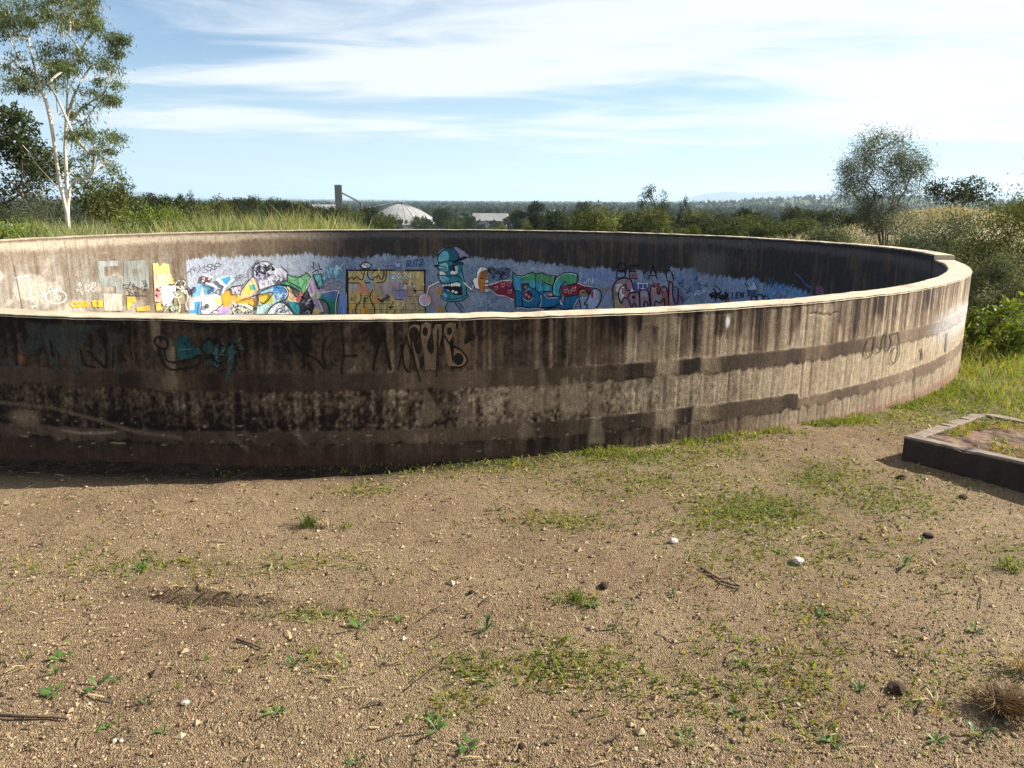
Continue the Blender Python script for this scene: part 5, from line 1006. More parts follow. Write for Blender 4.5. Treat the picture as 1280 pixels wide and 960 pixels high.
for a in (
    ('dark1', 14, 132, 56, 84, 'dark_tree', 'dense dark tree at left edge beside the white-trunked gum'),
    ('olive1', 52, 184, 60, 60, 'olive_tree', 'olive tree showing between the gum trunk and dark left tree'),
    ('olive2', 122, 218, 66, 66, 'olive_tree', 'rounded olive tree just right of the gum trunk'),
    ('flat', 138, 222, 90, 50, 'flat_topped_tree', 'dark flat-topped tree behind the rounded olive tree right of gum'),
    ('dark1', 168, 244, 150, 34, 'dark_tree', 'dark tree under the small blue hill at left'),
    ('dark2', 185, 242.5, 170, 26, 'dark_tree', 'dark upright tree right of the small blue hill'),
    ('dark1', 205, 245, 160, 28, 'dark_tree', 'small dark tree second right of the small blue hill'),
    ('dark2', 226, 243.5, 180, 13, 'dark_tree', 'narrow dark pointed tree in the left tree row'),
    ('airy', 240, 240.5, 170, 26, 'airy_tree', 'taller thin-crowned tree in the left tree row'),
    ('olive1', 264, 247, 120, 46, 'olive_tree', 'broad olive tree behind the tall grass at left'),
    ('dark2', 298, 248, 150, 24, 'dark_tree', 'dark tree right of the broad olive tree behind grass'),
    ('dark1', 314, 245.5, 150, 32, 'dark_tree', 'highest dark tree behind the tall grass'),
    ('dark1', 342, 248.5, 160, 34, 'dark_tree', 'dark tree midway between tall grass clump and brown tower'),
    ('olive2', 362, 252, 170, 28, 'olive_tree', 'olive tree left of the brown tower, behind dark trees'),
    ('dark1', 384, 256, 190, 28, 'dark_tree', 'low dark tree second to the left of brown tower'),
    ('dark1', 404, 259, 210, 24, 'dark_tree', 'low dark tree at the left foot of brown tower'),
    ('olive1', 438, 257, 150, 32, 'olive_tree', 'olive tree at the right foot of brown tower'),
    ('dark1', 462, 258, 160, 34, 'dark_tree', 'dark tree between brown tower and white dome'),
    ('olive2', 482, 268, 110, 28, 'olive_tree', 'loose olive tree in front of white dome, left side'),
    ('bushdark', 519, 271, 300, 18, 'dark_shrub', 'round dark shrub in front of white dome, middle'),
    ('bushdark', 536, 275, 280, 20, 'dark_shrub', 'round dark shrub at right eave of white dome'),
    ('dark1', 552, 260, 330, 26, 'dark_tree', 'dark tree just right of white dome'),
    ('olive2', 568, 274, 200, 26, 'olive_tree', 'low olive tree between white dome and long shed'),
    ('dark1', 584, 271, 330, 20, 'dark_tree', 'dark tree at left end of long shed'),
    ('olive1', 622, 281, 120, 22, 'bright_shrub', 'yellow-green shrub in front of the long shed'),
    ('dark2', 648, 262, 260, 20, 'dark_tree', 'dark tree at right end of long shed'),
    ('dark2', 669, 252, 260, 20, 'dark_tree', 'tall dark tree second right of the long shed'),
    ('dark1', 694, 264, 160, 34, 'dark_tree', 'dark tree left of the big rounded olive tree, centre'),
    ('dark1', 730, 251.5, 300, 22, 'dark_tree', 'dark tree top rising behind the big rounded olive tree'),
    ('olive1', 746, 258, 100, 66, 'olive_tree', 'big rounded olive tree beyond the centre of far rim'),
    ('olivetall', 790, 268, 95, 34, 'olive_tree', 'olive tree right of the big rounded olive tree'),
    ('airy', 817, 231.5, 95, 40, 'umbrella_tree', 'tall thin-stemmed tree with open umbrella crown above the others'),
    ('airy', 856, 245, 105, 16, 'umbrella_tree', 'tiny umbrella crown just right of the tall open one'),
    ('olive2', 815, 262, 90, 56, 'olive_tree', 'olive tree below the tall open umbrella crown'),
    ('olive1', 862, 281, 62, 26, 'bright_shrub', 'small yellow-green shrub against the far rim'),
    ('dark1', 868, 268, 105, 46, 'dark_tree', 'dark tree behind the small yellow-green shrub'),
    ('olive2', 908, 271, 80, 48, 'olive_tree', 'brownish olive tree left of the dark upright one'),
    ('dark2', 930, 262, 110, 30, 'dark_tree', 'dark upright tree between two olive ones, right of centre'),
    ('olive1', 958, 268, 85, 50, 'olive_tree', 'olive tree right of the dark upright one'),
    ('olive2', 1004, 274, 60, 50, 'olive_tree', 'olive tree left of the dry mound'),
    ('dark1', 992, 259, 140, 36, 'dark_tree', 'dark tree behind the olive tree left of dry mound'),
    ('dark1', 1040, 262, 110, 44, 'dark_tree', 'dark tree behind the left side of feathery tree'),
    ('dark2', 1072, 268, 70, 40, 'dark_tree', 'dark tree behind the foot of feathery tree'),
    ('flat', 1203, 222, 60, 84, 'umbrella_tree', 'dark umbrella-crowned tree above the right bushes'),
    ('olive1', 1170, 262, 50, 60, 'olive_tree', 'olive tree between feathery tree and umbrella-crowned tree'),
    ('olive2', 1262, 252, 46, 70, 'olive_tree', 'olive tree at right edge behind the bushes'),
    ('grey', 28, 246, 32, 76, 'grey_shrub', 'grey-green shrub at left edge under the dark tree'),
    ('bushdark', 22, 205, 57, 100, 'dark_shrub', 'dark undergrowth mass at left edge below the dark tree'),
    ('bushdark', 150, 262, 70, 70, 'dark_shrub', 'dark shrub between gum trunk and yellow-green bush'),
): place_tree(*a, group=TG)
rt = random.Random(4)
ORD = 'first second third fourth fifth sixth seventh eighth ninth tenth eleventh twelfth thirteenth fourteenth fifteenth sixteenth seventeenth eighteenth nineteenth twentieth twenty-first twenty-second twenty-third twenty-fourth twenty-fifth twenty-sixth twenty-seventh twenty-eighth twenty-ninth thirtieth thirty-first thirty-second'.split()
for k_, px_ in enumerate(range(150, 425, 11)):
    place_tree(rt.choice(['dark1', 'dark2', 'dark1', 'olive2']), px_+rt.uniform(-4, 4), np.interp(px_, [150, 240, 300, 340, 420], [247, 249, 250, 251, 259])+rt.uniform(-1.5, 6), rt.uniform(120, 200), rt.uniform(22, 38), 'row_tree', ORD[k_]+' tree from the left in the dense dark row behind tall grass', 'dense tree row behind the tall grass')
for k_, px_ in enumerate(range(664, 1060, 15)):
    place_tree(rt.choice(['dark1', 'dark2', 'olive1', 'olive2']), px_+rt.uniform(-6, 6), np.interp(px_, [545, 640, 700, 1060], [272, 268, 266, 266])+rt.uniform(-4, 13), rt.uniform(90, 260), rt.uniform(18, 42), 'belt_tree', ORD[k_]+' tree from the left in the mixed belt right of dome', 'mixed tree belt beyond the far rim')

# bushes close to the right end of the tank (small leaves)
def bush(name, px, base_y, Y, wpx, top, seed, label, leafmat='leaf_grey', nl=9000, L=.06):
    r = np.random.default_rng(seed); b = at(px, base_y, Y); z0 = vgz(b); t = at(px, top, Y); H = t[2]-z0; w = wpx/F_PX*Y/2
    root = empty(name, (b[0], b[1], z0)); tag(root, label, 'bush', 'bushes right of the tank'); g = Grow(); g.path([np.zeros(3), np.array([0, 0, .12])]); T = []; nl = int(nl*1.5)
    for k in range(46):
        v = r.normal(size=3); v /= np.linalg.norm(v); v *= r.uniform(.3, 1)**.5; T.append(np.array([v[0]*w, v[1]*w, H*(.52+v[2]*.46)]))
    for t in sorted(T, key=np.linalg.norm): g.reach(t, r)
    obj('stems', g.mesh('stems', M['bark'], .006, .05, 4, .5), root); mb = MB()
    for t in T:
        n = nl//46; rad = .17*max(w, H*.5)*r.uniform(.7, 1.3); c = t+r.normal(0, 1, (n, 3))*rad; c[:, 2] = np.maximum(c[:, 2], .03); d = r.normal(0, .8, (n, 3))+t*.25; d[:, 2] += .1
        V, Fq = leaves(c, d, r.uniform(.6, 1.3, n)*L, r.uniform(.22, .42, n)*L, r); mb.add(V, Fq, np.repeat(tint(n, r)*r.uniform(.75, 1.2), 4, 0))
    obj('foliage', mb.mesh('foliage', M[leafmat], False, True), root)
bush('leafy_bush', 1190, 372, 15.5, 120, 262, 41, 'grey-green bush right behind the stepped rim', nl=9500)
bush('leafy_bush', 1258, 388, 14.0, 120, 250, 42, 'tall dense bush at right edge below the umbrella tree', 'leaf_mid', 11000, .055)
bush('leafy_bush', 1236, 398, 12.0, 90, 318, 43, 'lower grey-green bush in front of the tall dense one', nl=8000, L=.05)
bush('leafy_bush', 1150, 340, 20.0, 80, 292, 44, 'low bush between the rim step and the feathery tree', nl=6000, L=.07)
bush('leafy_bush', 1030, 318, 27.0, 70, 286, 46, 'scrubby bush on the left flank of dry mound', nl=5000, L=.08)
bush('broadleaf_shrub', 1264, 425, 9.3, 60, 378, 45, 'bright green broad-leaved shrub at right edge', 'leaf_bright', 620, .10)
bush('broadleaf_shrub', 1216, 440, 9.8, 26, 388, 47, 'small yellow-green shrub against the right end of the wall', 'leaf_bright', 500, .07)
bush('broadleaf_shrub', 16, 306, 23.0, 80, 283, 48, 'low bright green bush at left edge above far rim', 'leaf_bright', 3500, .12)
bush('broadleaf_shrub', 195, 300, 25.0, 90, 264, 49, 'yellow-green leafy bush left of the tall grass', 'leaf_bright', 5000, .10)

# tall grass beyond the far rim (uncountable)
r = np.random.default_rng(61); N = 15000
pxs = np.where(r.uniform(size=N) < .86, r.uniform(55, 490, N), r.uniform(490, 640, N)); Ys = r.uniform(21.0, 31, N)
xs = (pxs-640)/F_PX*Ys/0.97; ok = np.hypot(xs-TC[0], Ys-TC[1]) > TR+0.35; xs = xs[ok]; Ys = Ys[ok]; pxs = pxs[ok]
cl_ = fbm(xs*.8, Ys*.8, 3, 9); h = (0.5+1.25*cl_)*r.uniform(.55, 1.15, len(xs))*np.interp(pxs, [50, 110, 150, 300, 420, 470, 490, 640], [.9, .85, .8, 1.08, 1.08, .8, .4, .3])
C = np.stack([xs, Ys, gz(xs, Ys, False)], 1); mb = MB(); V, Fs = blades(C, h, r.uniform(.014, .034, len(xs)), r.uniform(.1, .55, len(xs)), r)
tn = tint(len(xs), r, .7, 1.3, .10); pale = r.uniform(size=len(xs)) < np.interp(pxs, [50, 250, 420, 490], [.05, .2, .5, .3]); tn[pale] *= np.array([1.5, 1.28, 1.15])
mb.add(V, Fs, np.repeat(tn, 5, 0)); tag(obj('tall_grass', mb.mesh('tall_grass', M['reed'], False, True)), 'tall pale green grass standing beyond the far left rim', 'grass', kind='stuff')

# far wood on the plain (one mass)
r = np.random.default_rng(71); mb = MB()
def far_trees(n, y0, y1, k, thr, hs):
    Y = np.exp(r.uniform(np.log(y0), np.log(y1), n*3)); X = (r.uniform(-120, 1400, n*3)-640)/F_PX*Y
    keep = fbm(X*.0035+5, Y*.006, 3, 19) > thr; X = X[keep][:n]; Y = Y[keep][:n]; n = len(X); Z = gz(X, Y, False); H = r.uniform(.65, 1.25, n)*hs
    c = np.repeat(np.stack([X, Y, Z+H*.55], 1), k, 0); Hk = np.repeat(H, k); v = r.normal(size=(n*k, 3)); v /= np.linalg.norm(v, axis=1)[:, None]; v *= r.uniform(.4, 1, (n*k, 1))
    c = c+v*np.stack([Hk*.42, Hk*.42, Hk*.42], 1); V, Fq = leaves(c, r.normal(size=(n*k, 3)), Hk*.42, Hk*.30, r)
    mb.add(V, Fq, np.repeat(np.repeat(tint(n, r, .6, 1.35, .10), k, 0)*r.uniform(.8, 1.2, (n*k, 1)), 4, 0))
far_trees(1500, 330, 900, 34, .47, 11); far_trees(3400, 800, 2000, 20, .42, 13); far_trees(8500, 1800, 5200, 10, .30, 15); far_trees(3500, 4500, 9500, 8, .30, 18)
tag(obj('far_wood', mb.mesh('far_wood', M['leaf_dark'], False, True)), 'dark wooded plain reaching to the horizon', 'wood', kind='stuff')

# ------------------------------------------------------------------ kerbed bed at the right
def kerb_bed():
    bt = on_plane(1127, 575, -0.035); rA = ray(1127, 545); zt = EYE+rA[2]/rA[1]*bt[1]
    A = np.array([bt[0], bt[1]]); B = on_plane(1223, 513.5, zt)[:2]; Fp = on_plane(1280, 578, zt)[:2]
    a = B-A; La = np.linalg.norm(a); a /= La; b = Fp-A; b /= np.linalg.norm(b); Lb = 2.3
    root = empty('kerbed_bed', (A[0], A[1], 0)); tag(root, 'low rectangular concrete kerb filled with soil, right of the tank', 'raised bed')
    r = np.random.default_rng(5); w = .085
    def beam(name, p0, p1, inward, label=None):
        n = 46; t = np.linspace(0, 1, n)[:, None]; C = p0+(p1-p0)*t; prof = [(0, -.14), (0, zt-.022), (0.0, zt-.008), (.008, zt), (w-.008, zt), (w, zt-.008), (w, zt-.022), (w, -.14)]
        V = []
        ch = np.where(r.uniform(size=n) < .22, r.uniform(.004, .024, n), 0); wv = .004*(vnoise(np.arange(n)*.6, np.zeros(n), 3)-.5)
        for k, (d, z) in enumerate(prof):
            e = wv+(ch if k in (2, 3) else 0); zz = np.full(n, z)-(ch*.8 if k in (2, 3) else 0)+.004*(vnoise(np.arange(n)*.5, np.full(n, k*1.), 4)-.5)
            V.append(np.concatenate([C+inward*(d+e)[:, None], zz[:, None]], 1))
        V = np.array(V).transpose(1, 0, 2).reshape(-1, 3)-np.array([A[0], A[1], 0]); k = len(prof); i = np.arange(n-1)[:, None]*k; j = np.arange(k-1)[None]
        Fq = np.stack([i+j, i+j+1, i+k+j+1, i+k+j], -1).reshape(-1, 4); caps = [np.arange(k)[None, ::-1], (np.arange(k)+(n-1)*k)[None]]
        top = (V[:, 2] > zt-.018); col = np.where(top[:, None], np.array([[.185, .148, .115]]), np.array([[.044, .031, .026]]))*r.uniform(.8, 1.2, (len(V), 1))  # sides darker than the top: their shade is put into the colour
        mb = MB(); mb.add(V, [Fq]+caps, col); o = obj(name, mb.mesh('kerb', M['block'], False, True), root)
        if label: o['label'] = label
    C_ = A+b*Lb; D_ = B+b*Lb
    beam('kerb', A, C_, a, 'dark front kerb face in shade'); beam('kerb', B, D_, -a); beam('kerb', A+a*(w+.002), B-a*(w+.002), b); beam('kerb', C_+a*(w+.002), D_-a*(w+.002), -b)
    n = 120; u_, v_ = np.meshgrid(np.linspace(0, 1, n), np.linspace(0, 1, n)); P = A+a*(w*.7)+b*(w*.7)+u_[..., None]*b*(Lb-1.4*w)+v_[..., None]*a*(La-1.4*w)
    z = zt-.016+.045*(fbm(P[..., 0]*14, P[..., 1]*14, 5, 6, .65)-.45)+.02*(fbm(P[..., 0]*4, P[..., 1]*4, 2, 7)-.4); z -= .02*sstep(.86, 1., np.abs(v_-.5)*2)
    V = np.concatenate([P, z[..., None]], -1).reshape(-1, 3)-np.array([A[0], A[1], 0]); i = np.arange(n-1)[:, None]*n; j = np.arange(n-1)[None]; mb = MB()
    sc = fbm(P[..., 0]*9, P[..., 1]*9, 3, 8).reshape(-1); col = lerp(np.array([.16, .10, .065]), np.array([.030, .020, .015]), np.clip(sc*2.6-.9, 0, 1))
    mb.add(V, np.stack([i+j, i+j+1, i+n+j+1, i+n+j], -1).reshape(-1, 4), col); obj('soil', mb.mesh('soil', M['block'], True, True), root)
    m = 4200; uu_ = r.uniform(.02, .6, m); vv_ = r.uniform(.08, .92, m); Q = A+a*(w*.7)+b*(w*.7)+uu_[:, None]*b*(Lb-1.4*w)+vv_[:, None]*a*(La-1.4*w); keep = fbm(Q[:, 0]*5, Q[:, 1]*5, 3, 12) > .5; Q = Q[keep]; m = len(Q)
    V, Fs = blades(np.concatenate([Q, np.full((m, 1), zt-.022)], 1)-np.array([A[0], A[1], 0]), r.uniform(.02, .07, m), r.uniform(.004, .009, m), r.uniform(.5, 1.4, m), r); mb = MB(); tn = tint(m, r); dry_ = r.uniform(size=m) < .45; tn[dry_] *= np.array([1.6, 1.05, .9]); mb.add(V, Fs, np.repeat(tn, 5, 0))
    o = obj('bed_grass', mb.mesh('bed_grass', M['grass'], False, True), root); o['kind'] = 'stuff'
    return A, a, b, La, Lb
KB = kerb_bed()
def in_bed(x, y):
    A, a, b, La, Lb = KB; p = np.stack([x-A[0], y-A[1]], -1); M2 = np.array([[a[0], b[0]], [a[1], b[1]]]); q = p@np.linalg.inv(M2).T
    return (q[..., 0] > -.03) & (q[..., 0] < La+.03) & (q[..., 1] > -.03) & (q[..., 1] < Lb+.03)
def clear(x, y): return (np.hypot(x-TC[0], y-TC[1]) > TR+.012) & ~in_bed(x, y)

# ------------------------------------------------------------------ gravel, straw, low grass (uncountable)
def scatter(n, r, x0, x1, y0, y1, power=1.0):
    """random ground points in a wedge in front of the camera; denser close by"""
    y = y0*(y1/y0)**(r.uniform(size=n)**power); x = r.uniform(x0, x1, n)/F_PX*y*1.02; ok = clear(x, y); return x[ok], y[ok]
r = np.random.default_rng(81); x, y = scatter(70000, r, -720, 760, 1.75, 7.5); n = len(x)
oc = np.array([[1, 0, 0], [-1, 0, 0], [0, 1, 0], [0, -1, 0], [0, 0, 1], [0, 0, -1]], float); of = np.array([[0, 2, 4], [2, 1, 4], [1, 3, 4], [3, 0, 4], [2, 0, 5], [1, 2, 5], [3, 1, 5], [0, 3, 5]])
sz = np.exp(r.normal(math.log(.0021), .58, n))*(1+.07*y); V = oc[None]*r.uniform(.6, 1.35, (n, 6, 1))*sz[:, None, None]*np.array([1, 1, .62]); an = r.uniform(0, 6.28, n); ca, sa = np.cos(an)[:, None], np.sin(an)[:, None]
V = np.stack([V[..., 0]*ca-V[..., 1]*sa, V[..., 0]*sa+V[..., 1]*ca, V[..., 2]], -1)+np.stack([x, y, gz(x, y)+sz*.25], -1)[:, None]
pal = np.array([[.30, .215, .125], [.36, .28, .175], [.20, .13, .075], [.46, .39, .28], [.08, .05, .034], [.25, .17, .10], [.31, .225, .13]]); pc = pal[r.choice(7, n, p=[.28, .12, .22, .018, .182, .12, .06])]*r.uniform(.8, 1.2, (n, 1))*(1-.8*damp_shade(x, y))[:, None]  # grains darkened too inside the wall's painted ground shadow
mb = MB(); mb.add(V.reshape(-1, 3), (of[None]+np.arange(n)[:, None, None]*6).reshape(-1, 3), np.repeat(pc, 6, 0)); tag(obj('gravel', mb.mesh('gravel', M['pebble'], False, True)), 'fine tan and brown gravel strewn over the ground', 'gravel', kind='stuff')

r = np.random.default_rng(82); mb = MB(); x, y = scatter(2600, r, -720, 760, 1.75, 7.0); n = len(x); z = gz(x, y)+.006; L = r.uniform(.015, .08, n)*(1+.1*y)*.7; a = r.uniform(0, 6.28, n); d = np.stack([np.cos(a), np.sin(a), r.uniform(-.05, .18, n)], 1)
c = np.stack([x, y, z], 1); sd = np.cross(d, np.array([[0, 0, 1.]])); w_ = np.where(r.uniform(size=n) < .3, r.uniform(.0015, .0035, n), r.uniform(.0008, .0018, n))[:, None]*(1+.12*y[:, None]); md = c+d*L[:, None]*.5+np.stack([r.normal(0, .005, n), r.normal(0, .005, n), r.uniform(0, .008, n)], 1)
V = np.stack([c-sd*w_, c+sd*w_, md+sd*w_, md-sd*w_, c+d*L[:, None]+sd*w_*.6, c+d*L[:, None]-sd*w_*.6], 1).reshape(-1, 3); i = np.arange(n)[:, None]*6
tn = tint(n, r, .6, 1.2, .05); tn[r.uniform(size=n) < .55] *= .2; mb.add(V, np.concatenate([i+np.array([[0, 1, 2, 3]]), i+np.array([[3, 2, 4, 5]])]), np.repeat(tn, 6, 0)); tag(obj('straw_litter', mb.mesh('straw_litter', M['straw'], False, True)), 'scattered bits of dry straw and stalks on the ground', 'straw', kind='stuff')

r = np.random.default_rng(83); mb = MB()
x, y = scatter(200000, r, -720, 800, 1.75, 7.5, .8); P3 = np.stack([x, y, gz(x, y)], 1); pv = patch_val(*project(P3)); den = pv*sstep(.34, .60, fbm(x*5, y*5, 4, 33)+.25*pv)+.02*(fbm(x*3, y*3, 3, 35) > .6)
ok = r.uniform(size=len(x)) < den*.85; P3 = P3[ok]; pv = pv[ok]; n = len(P3); V, Fs = blades(P3-np.array([0, 0, .004]), r.uniform(.012, .038, n)*(1+1.0*np.clip(pv-.6, 0, 1)), r.uniform(.005, .012, n), r.uniform(.5, 1.8, n), r)
tn = tint(n, r, .6, 1.25, .12); o_ = r.uniform(size=n) < .35; tn[o_] *= np.array([1.5, 1.0, .9]); mb.add(V, Fs, np.repeat(tn, 5, 0))
# grass fringe along the sunny foot of the wall
th_ = r.uniform(math.radians(-80), math.radians(-30), 9000); rd = TR+.015+np.abs(r.normal(0, .10, 9000)); x = TC[0]+rd*np.cos(th_); y = TC[1]+rd*np.sin(th_); ok = clear(x, y) & (r.uniform(size=9000) < sstep(.42, .62, fbm(x*4, y*4, 3, 47))); x, y = x[ok], y[ok]; n = len(x)
V, Fs = blades(np.stack([x, y, gz(x, y)-.004], 1), r.uniform(.015, .065, n), r.uniform(.004, .009, n), r.uniform(.3, 1.3, n), r); tn = tint(n, r, .6, 1.3, .12); o_ = r.uniform(size=n) < .3; tn[o_] *= np.array([1.6, 1.1, .9]); mb.add(V, Fs, np.repeat(tn, 5, 0))
# lusher grass along the right end of the tank
x = r.uniform(3.4, 10.5, 42000); y = r.uniform(6.2, 15, 42000); ok = clear(x, y); x, y = x[ok], y[ok]; px_, py_ = project(np.stack([x, y, gz(x, y)], 1)); e = (px_-1120)/60+(500-py_)/30+1.6*(fbm(x*1.5, y*1.5, 3, 37)-.5); ok = r.uniform(size=len(x)) < np.clip(e*.5, 0, 1); x, y, e = x[ok], y[ok], e[ok]; n = len(x)
h = r.uniform(.05, .17, n)*(0.5+.9*fbm(x*1.2, y*1.2, 3, 38))*np.clip(.5+.25*e, .5, 1.3); V, Fs = blades(np.stack([x, y, gz(x, y)], 1), h, r.uniform(.005, .010, n), r.uniform(.2, 1.1, n), r); tn = tint(n, r, .7, 1.3, .1); o_ = r.uniform(size=n) < .25; tn[o_] *= np.array([1.6, 1.25, 1.1]); mb.add(V, Fs, np.repeat(tn, 5, 0))
tag(obj('ground_cover', mb.mesh('ground_cover', M['cover'], False, True)), 'patchy low grass and clover on the bare ground', 'grass', kind='stuff')
# dry grass on the mound
r = np.random.default_rng(84); n = 9000; x = r.normal(16.6, 2.6, n); y = r.normal(30.5, 2.4, n); V, Fs = blades(np.stack([x, y, gz(x, y, False)], 1), r.uniform(.15, .5, n), r.uniform(.012, .026, n), r.uniform(.2, .9, n), r); mb = MB(); mb.add(V, Fs, np.repeat(tint(n, r, .7, 1.3, .05), 5, 0)); tag(obj('dry_grass', mb.mesh('dry_grass', M['straw_pale'], False, True)), 'bleached dry grass covering the mound', 'grass', kind='stuff')

# ------------------------------------------------------------------ single weeds, stones, clods and sticks
def weed_mesh(seed, n=8, L=.055, W_=.018, up=.5):
    r = np.random.default_rng(seed); mb = MB()
    for k in range(n):
        a = k*2.4+r.uniform(-.4, .4); l = L*r.uniform(.6, 1.15); d = np.array([math.cos(a), math.sin(a)]); s_ = np.array([-d[1], d[0]]); w_ = W_*r.uniform(.7, 1.2); hz_ = up*r.uniform(.5, 1.3)
        st = [(0.0, .12, 0), (.3, .6, .55), (.6, 1, .9), (.85, .7, .95), (1, .05, .8)]; V = []
        for f, ww, hh in st:
            for q in (-1, 0, 1): V.append([*(d*l*f+s_*w_*.5*ww*q), hh*l*hz_+(0 if q else -.12*w_*ww)])
        i = np.arange(4)[:, None]*3; j = np.arange(2)[None]; mb.add(V, np.stack([i+j, i+j+1, i+j+4, i+j+3], -1).reshape(-1, 4), np.array([1, 1, 1.])*r.uniform(.75, 1.2))
    return mb.mesh('weed', M['weed'], True, True)
def tuft_mesh(seed, n=70, H=.09, mat='grass'):
    r = np.random.default_rng(seed); c = r.normal(0, .022, (n, 3)); c[:, 2] = 0; V, Fs = blades(c, r.uniform(.5, 1.1, n)*H, r.uniform(.003, .006, n), r.uniform(.3, 1.2, n), r); mb = MB(); mb.add(V, Fs, np.repeat(tint(n, r), 5, 0)); return mb.mesh('grass_tuft', M[mat], False, True)
WM = [weed_mesh(1), weed_mesh(2, 6, .06, .016, .7), weed_mesh(3, 10, .045, .015, .35), weed_mesh(4, 5, .07, .02, .8)]; TM = [tuft_mesh(5), tuft_mesh(6, 40, .06)]
def on_ground(px, py):
    p = on_plane(px, py, 0.0)
    for _ in range(4): p = on_plane(px, py, float(gz(np.array(p[0]), np.array(p[1]))))
    return p
WEEDS = [(75, 823, 1.0, 'leafy weed highest of the cluster near lower left edge'), (68, 842, .7, 'small weed just below the highest weed at lower left'), (65, 866, 1.1, 'leafy weed lowest of the cluster near lower left edge'), (122, 858, 1.1, 'spreading weed right of the lower left cluster'), (146, 852, .8, 'small weed at right end of the lower left cluster'),
    (183, 880, .7, 'small weed left of the white flake at lower left'), (131, 910, .8, 'weed above the two white flakes at lower left'), (205, 916, .6, 'tiny weed right of the two white flakes'), (343, 891, .8, 'weed alone on the gravel, lower left of centre'), (365, 830, .7, 'small weed below the short dark stick'),
    (407, 768, .9, 'weed in the green strip right of the furrow'), (450, 786, 1.0, 'weed below the green strip right of the furrow'), (500, 775, .7, 'pale weed midway between furrow and centre weed'), (607, 788, 1.0, 'bright weed near the centre of the lower ground'), (540, 897, .7, 'upper of two small weeds left of the bottom centre'), (547, 914, .8, 'lower of two small weeds left of the bottom centre'),
    (585, 934, 1.2, 'largest bright weed at the bottom edge, left of centre'), (445, 955, .9, 'weed cut by the bottom edge, left of centre'), (175, 712, .9, 'weed in the faint green strip above the furrow'), (620, 638, .8, 'weed between the tuft and the grassy strip by wall'), (740, 758, .9, 'weed right of the small green patch at centre'), (767, 788, .8, 'weed below the small green patch at centre'),
    (785, 757, .7, 'flat weed right of the centre green patch'), (857, 930, 1.0, 'pale weed at the bottom, right of centre'), (920, 893, .8, 'weed right of bottom centre, above the pale weed'), (926, 833, .8, 'weed in the green patch right of centre'), (972, 689, .8, 'weed just left of the white stone'), (1130, 708, .9, 'weed below the dark clod at right'), (1152, 676, .7, 'weed beside the dark clod at right'),
    (1220, 675, .7, 'weed near right edge, above the grassy hollow'), (1028, 767, .9, 'weed below the dark twig pile, right'), (1220, 790, .7, 'weed near right edge, mid height of the bare ground'), (1170, 926, .9, 'left of two weeds at lower right corner'), (1222, 921, 1.0, 'right of two weeds below the dead root clump'), (1042, 928, 1.0, 'broad weed at the bottom, right third'), (925, 805, .6, 'tiny weed above the weed in right green patch'), (1075, 862, .7, 'weed left of the black soil clod'), (840, 742, .6, 'flat weed left of the dark twig pile')]
for k, (px_, py_, s_, lab) in enumerate(WEEDS):
    p = on_ground(px_, py_); o = obj('weed', WM[k % 4], None, (p[0], p[1], p[2]-.004), k*1.3); s_ *= random.choice([.6, .75, .9, 1.0]); o.scale = (s_, s_, s_*random.uniform(.7, 1.3)); tag(o, lab, 'weed', 'weeds on the bare ground')
for k, (px_, py_, s_, lab) in enumerate([(386, 657, 1.0, 'bright green grass tuft beside a brown dead one'), (433, 660, .7, 'smaller green grass tuft right of the brown dead one'), (720, 752, .7, 'green grass tuft in the centre patch'), (1262, 712, 1.3, 'grass tuft in the hollow at right edge')]):
    p = on_ground(px_, py_); o = obj('grass_tuft', TM[k % 2], None, p, k*1.1); o.scale = (s_,)*3; tag(o, lab, 'grass tuft', 'grass tufts on the bare ground')
p = on_ground(405, 658); o = obj('dead_tuft', tuft_mesh(7, 60, .05, 'straw'), None, p); tag(o, 'brown dead grass tuft between two green tufts', 'grass tuft')
def rock_mesh(seed, mat, sub=2, rough=.35):
    bm = bmesh.new(); bmesh.ops.create_icosphere(bm, subdivisions=sub, radius=1); r = np.random.default_rng(seed)
    P = np.array([v.co[:] for v in bm.verts]); f = 1+rough*(fbm(P[:, 0]*1.7+seed, P[:, 1]*1.7+P[:, 2]*1.3, 3, seed)-.5)*2
    for v, k in zip(bm.verts, f): v.co = v.co*float(k)
    me = bpy.data.meshes.new('rock'); bm.to_mesh(me); bm.free(); me.materials.append(M[mat]); return me
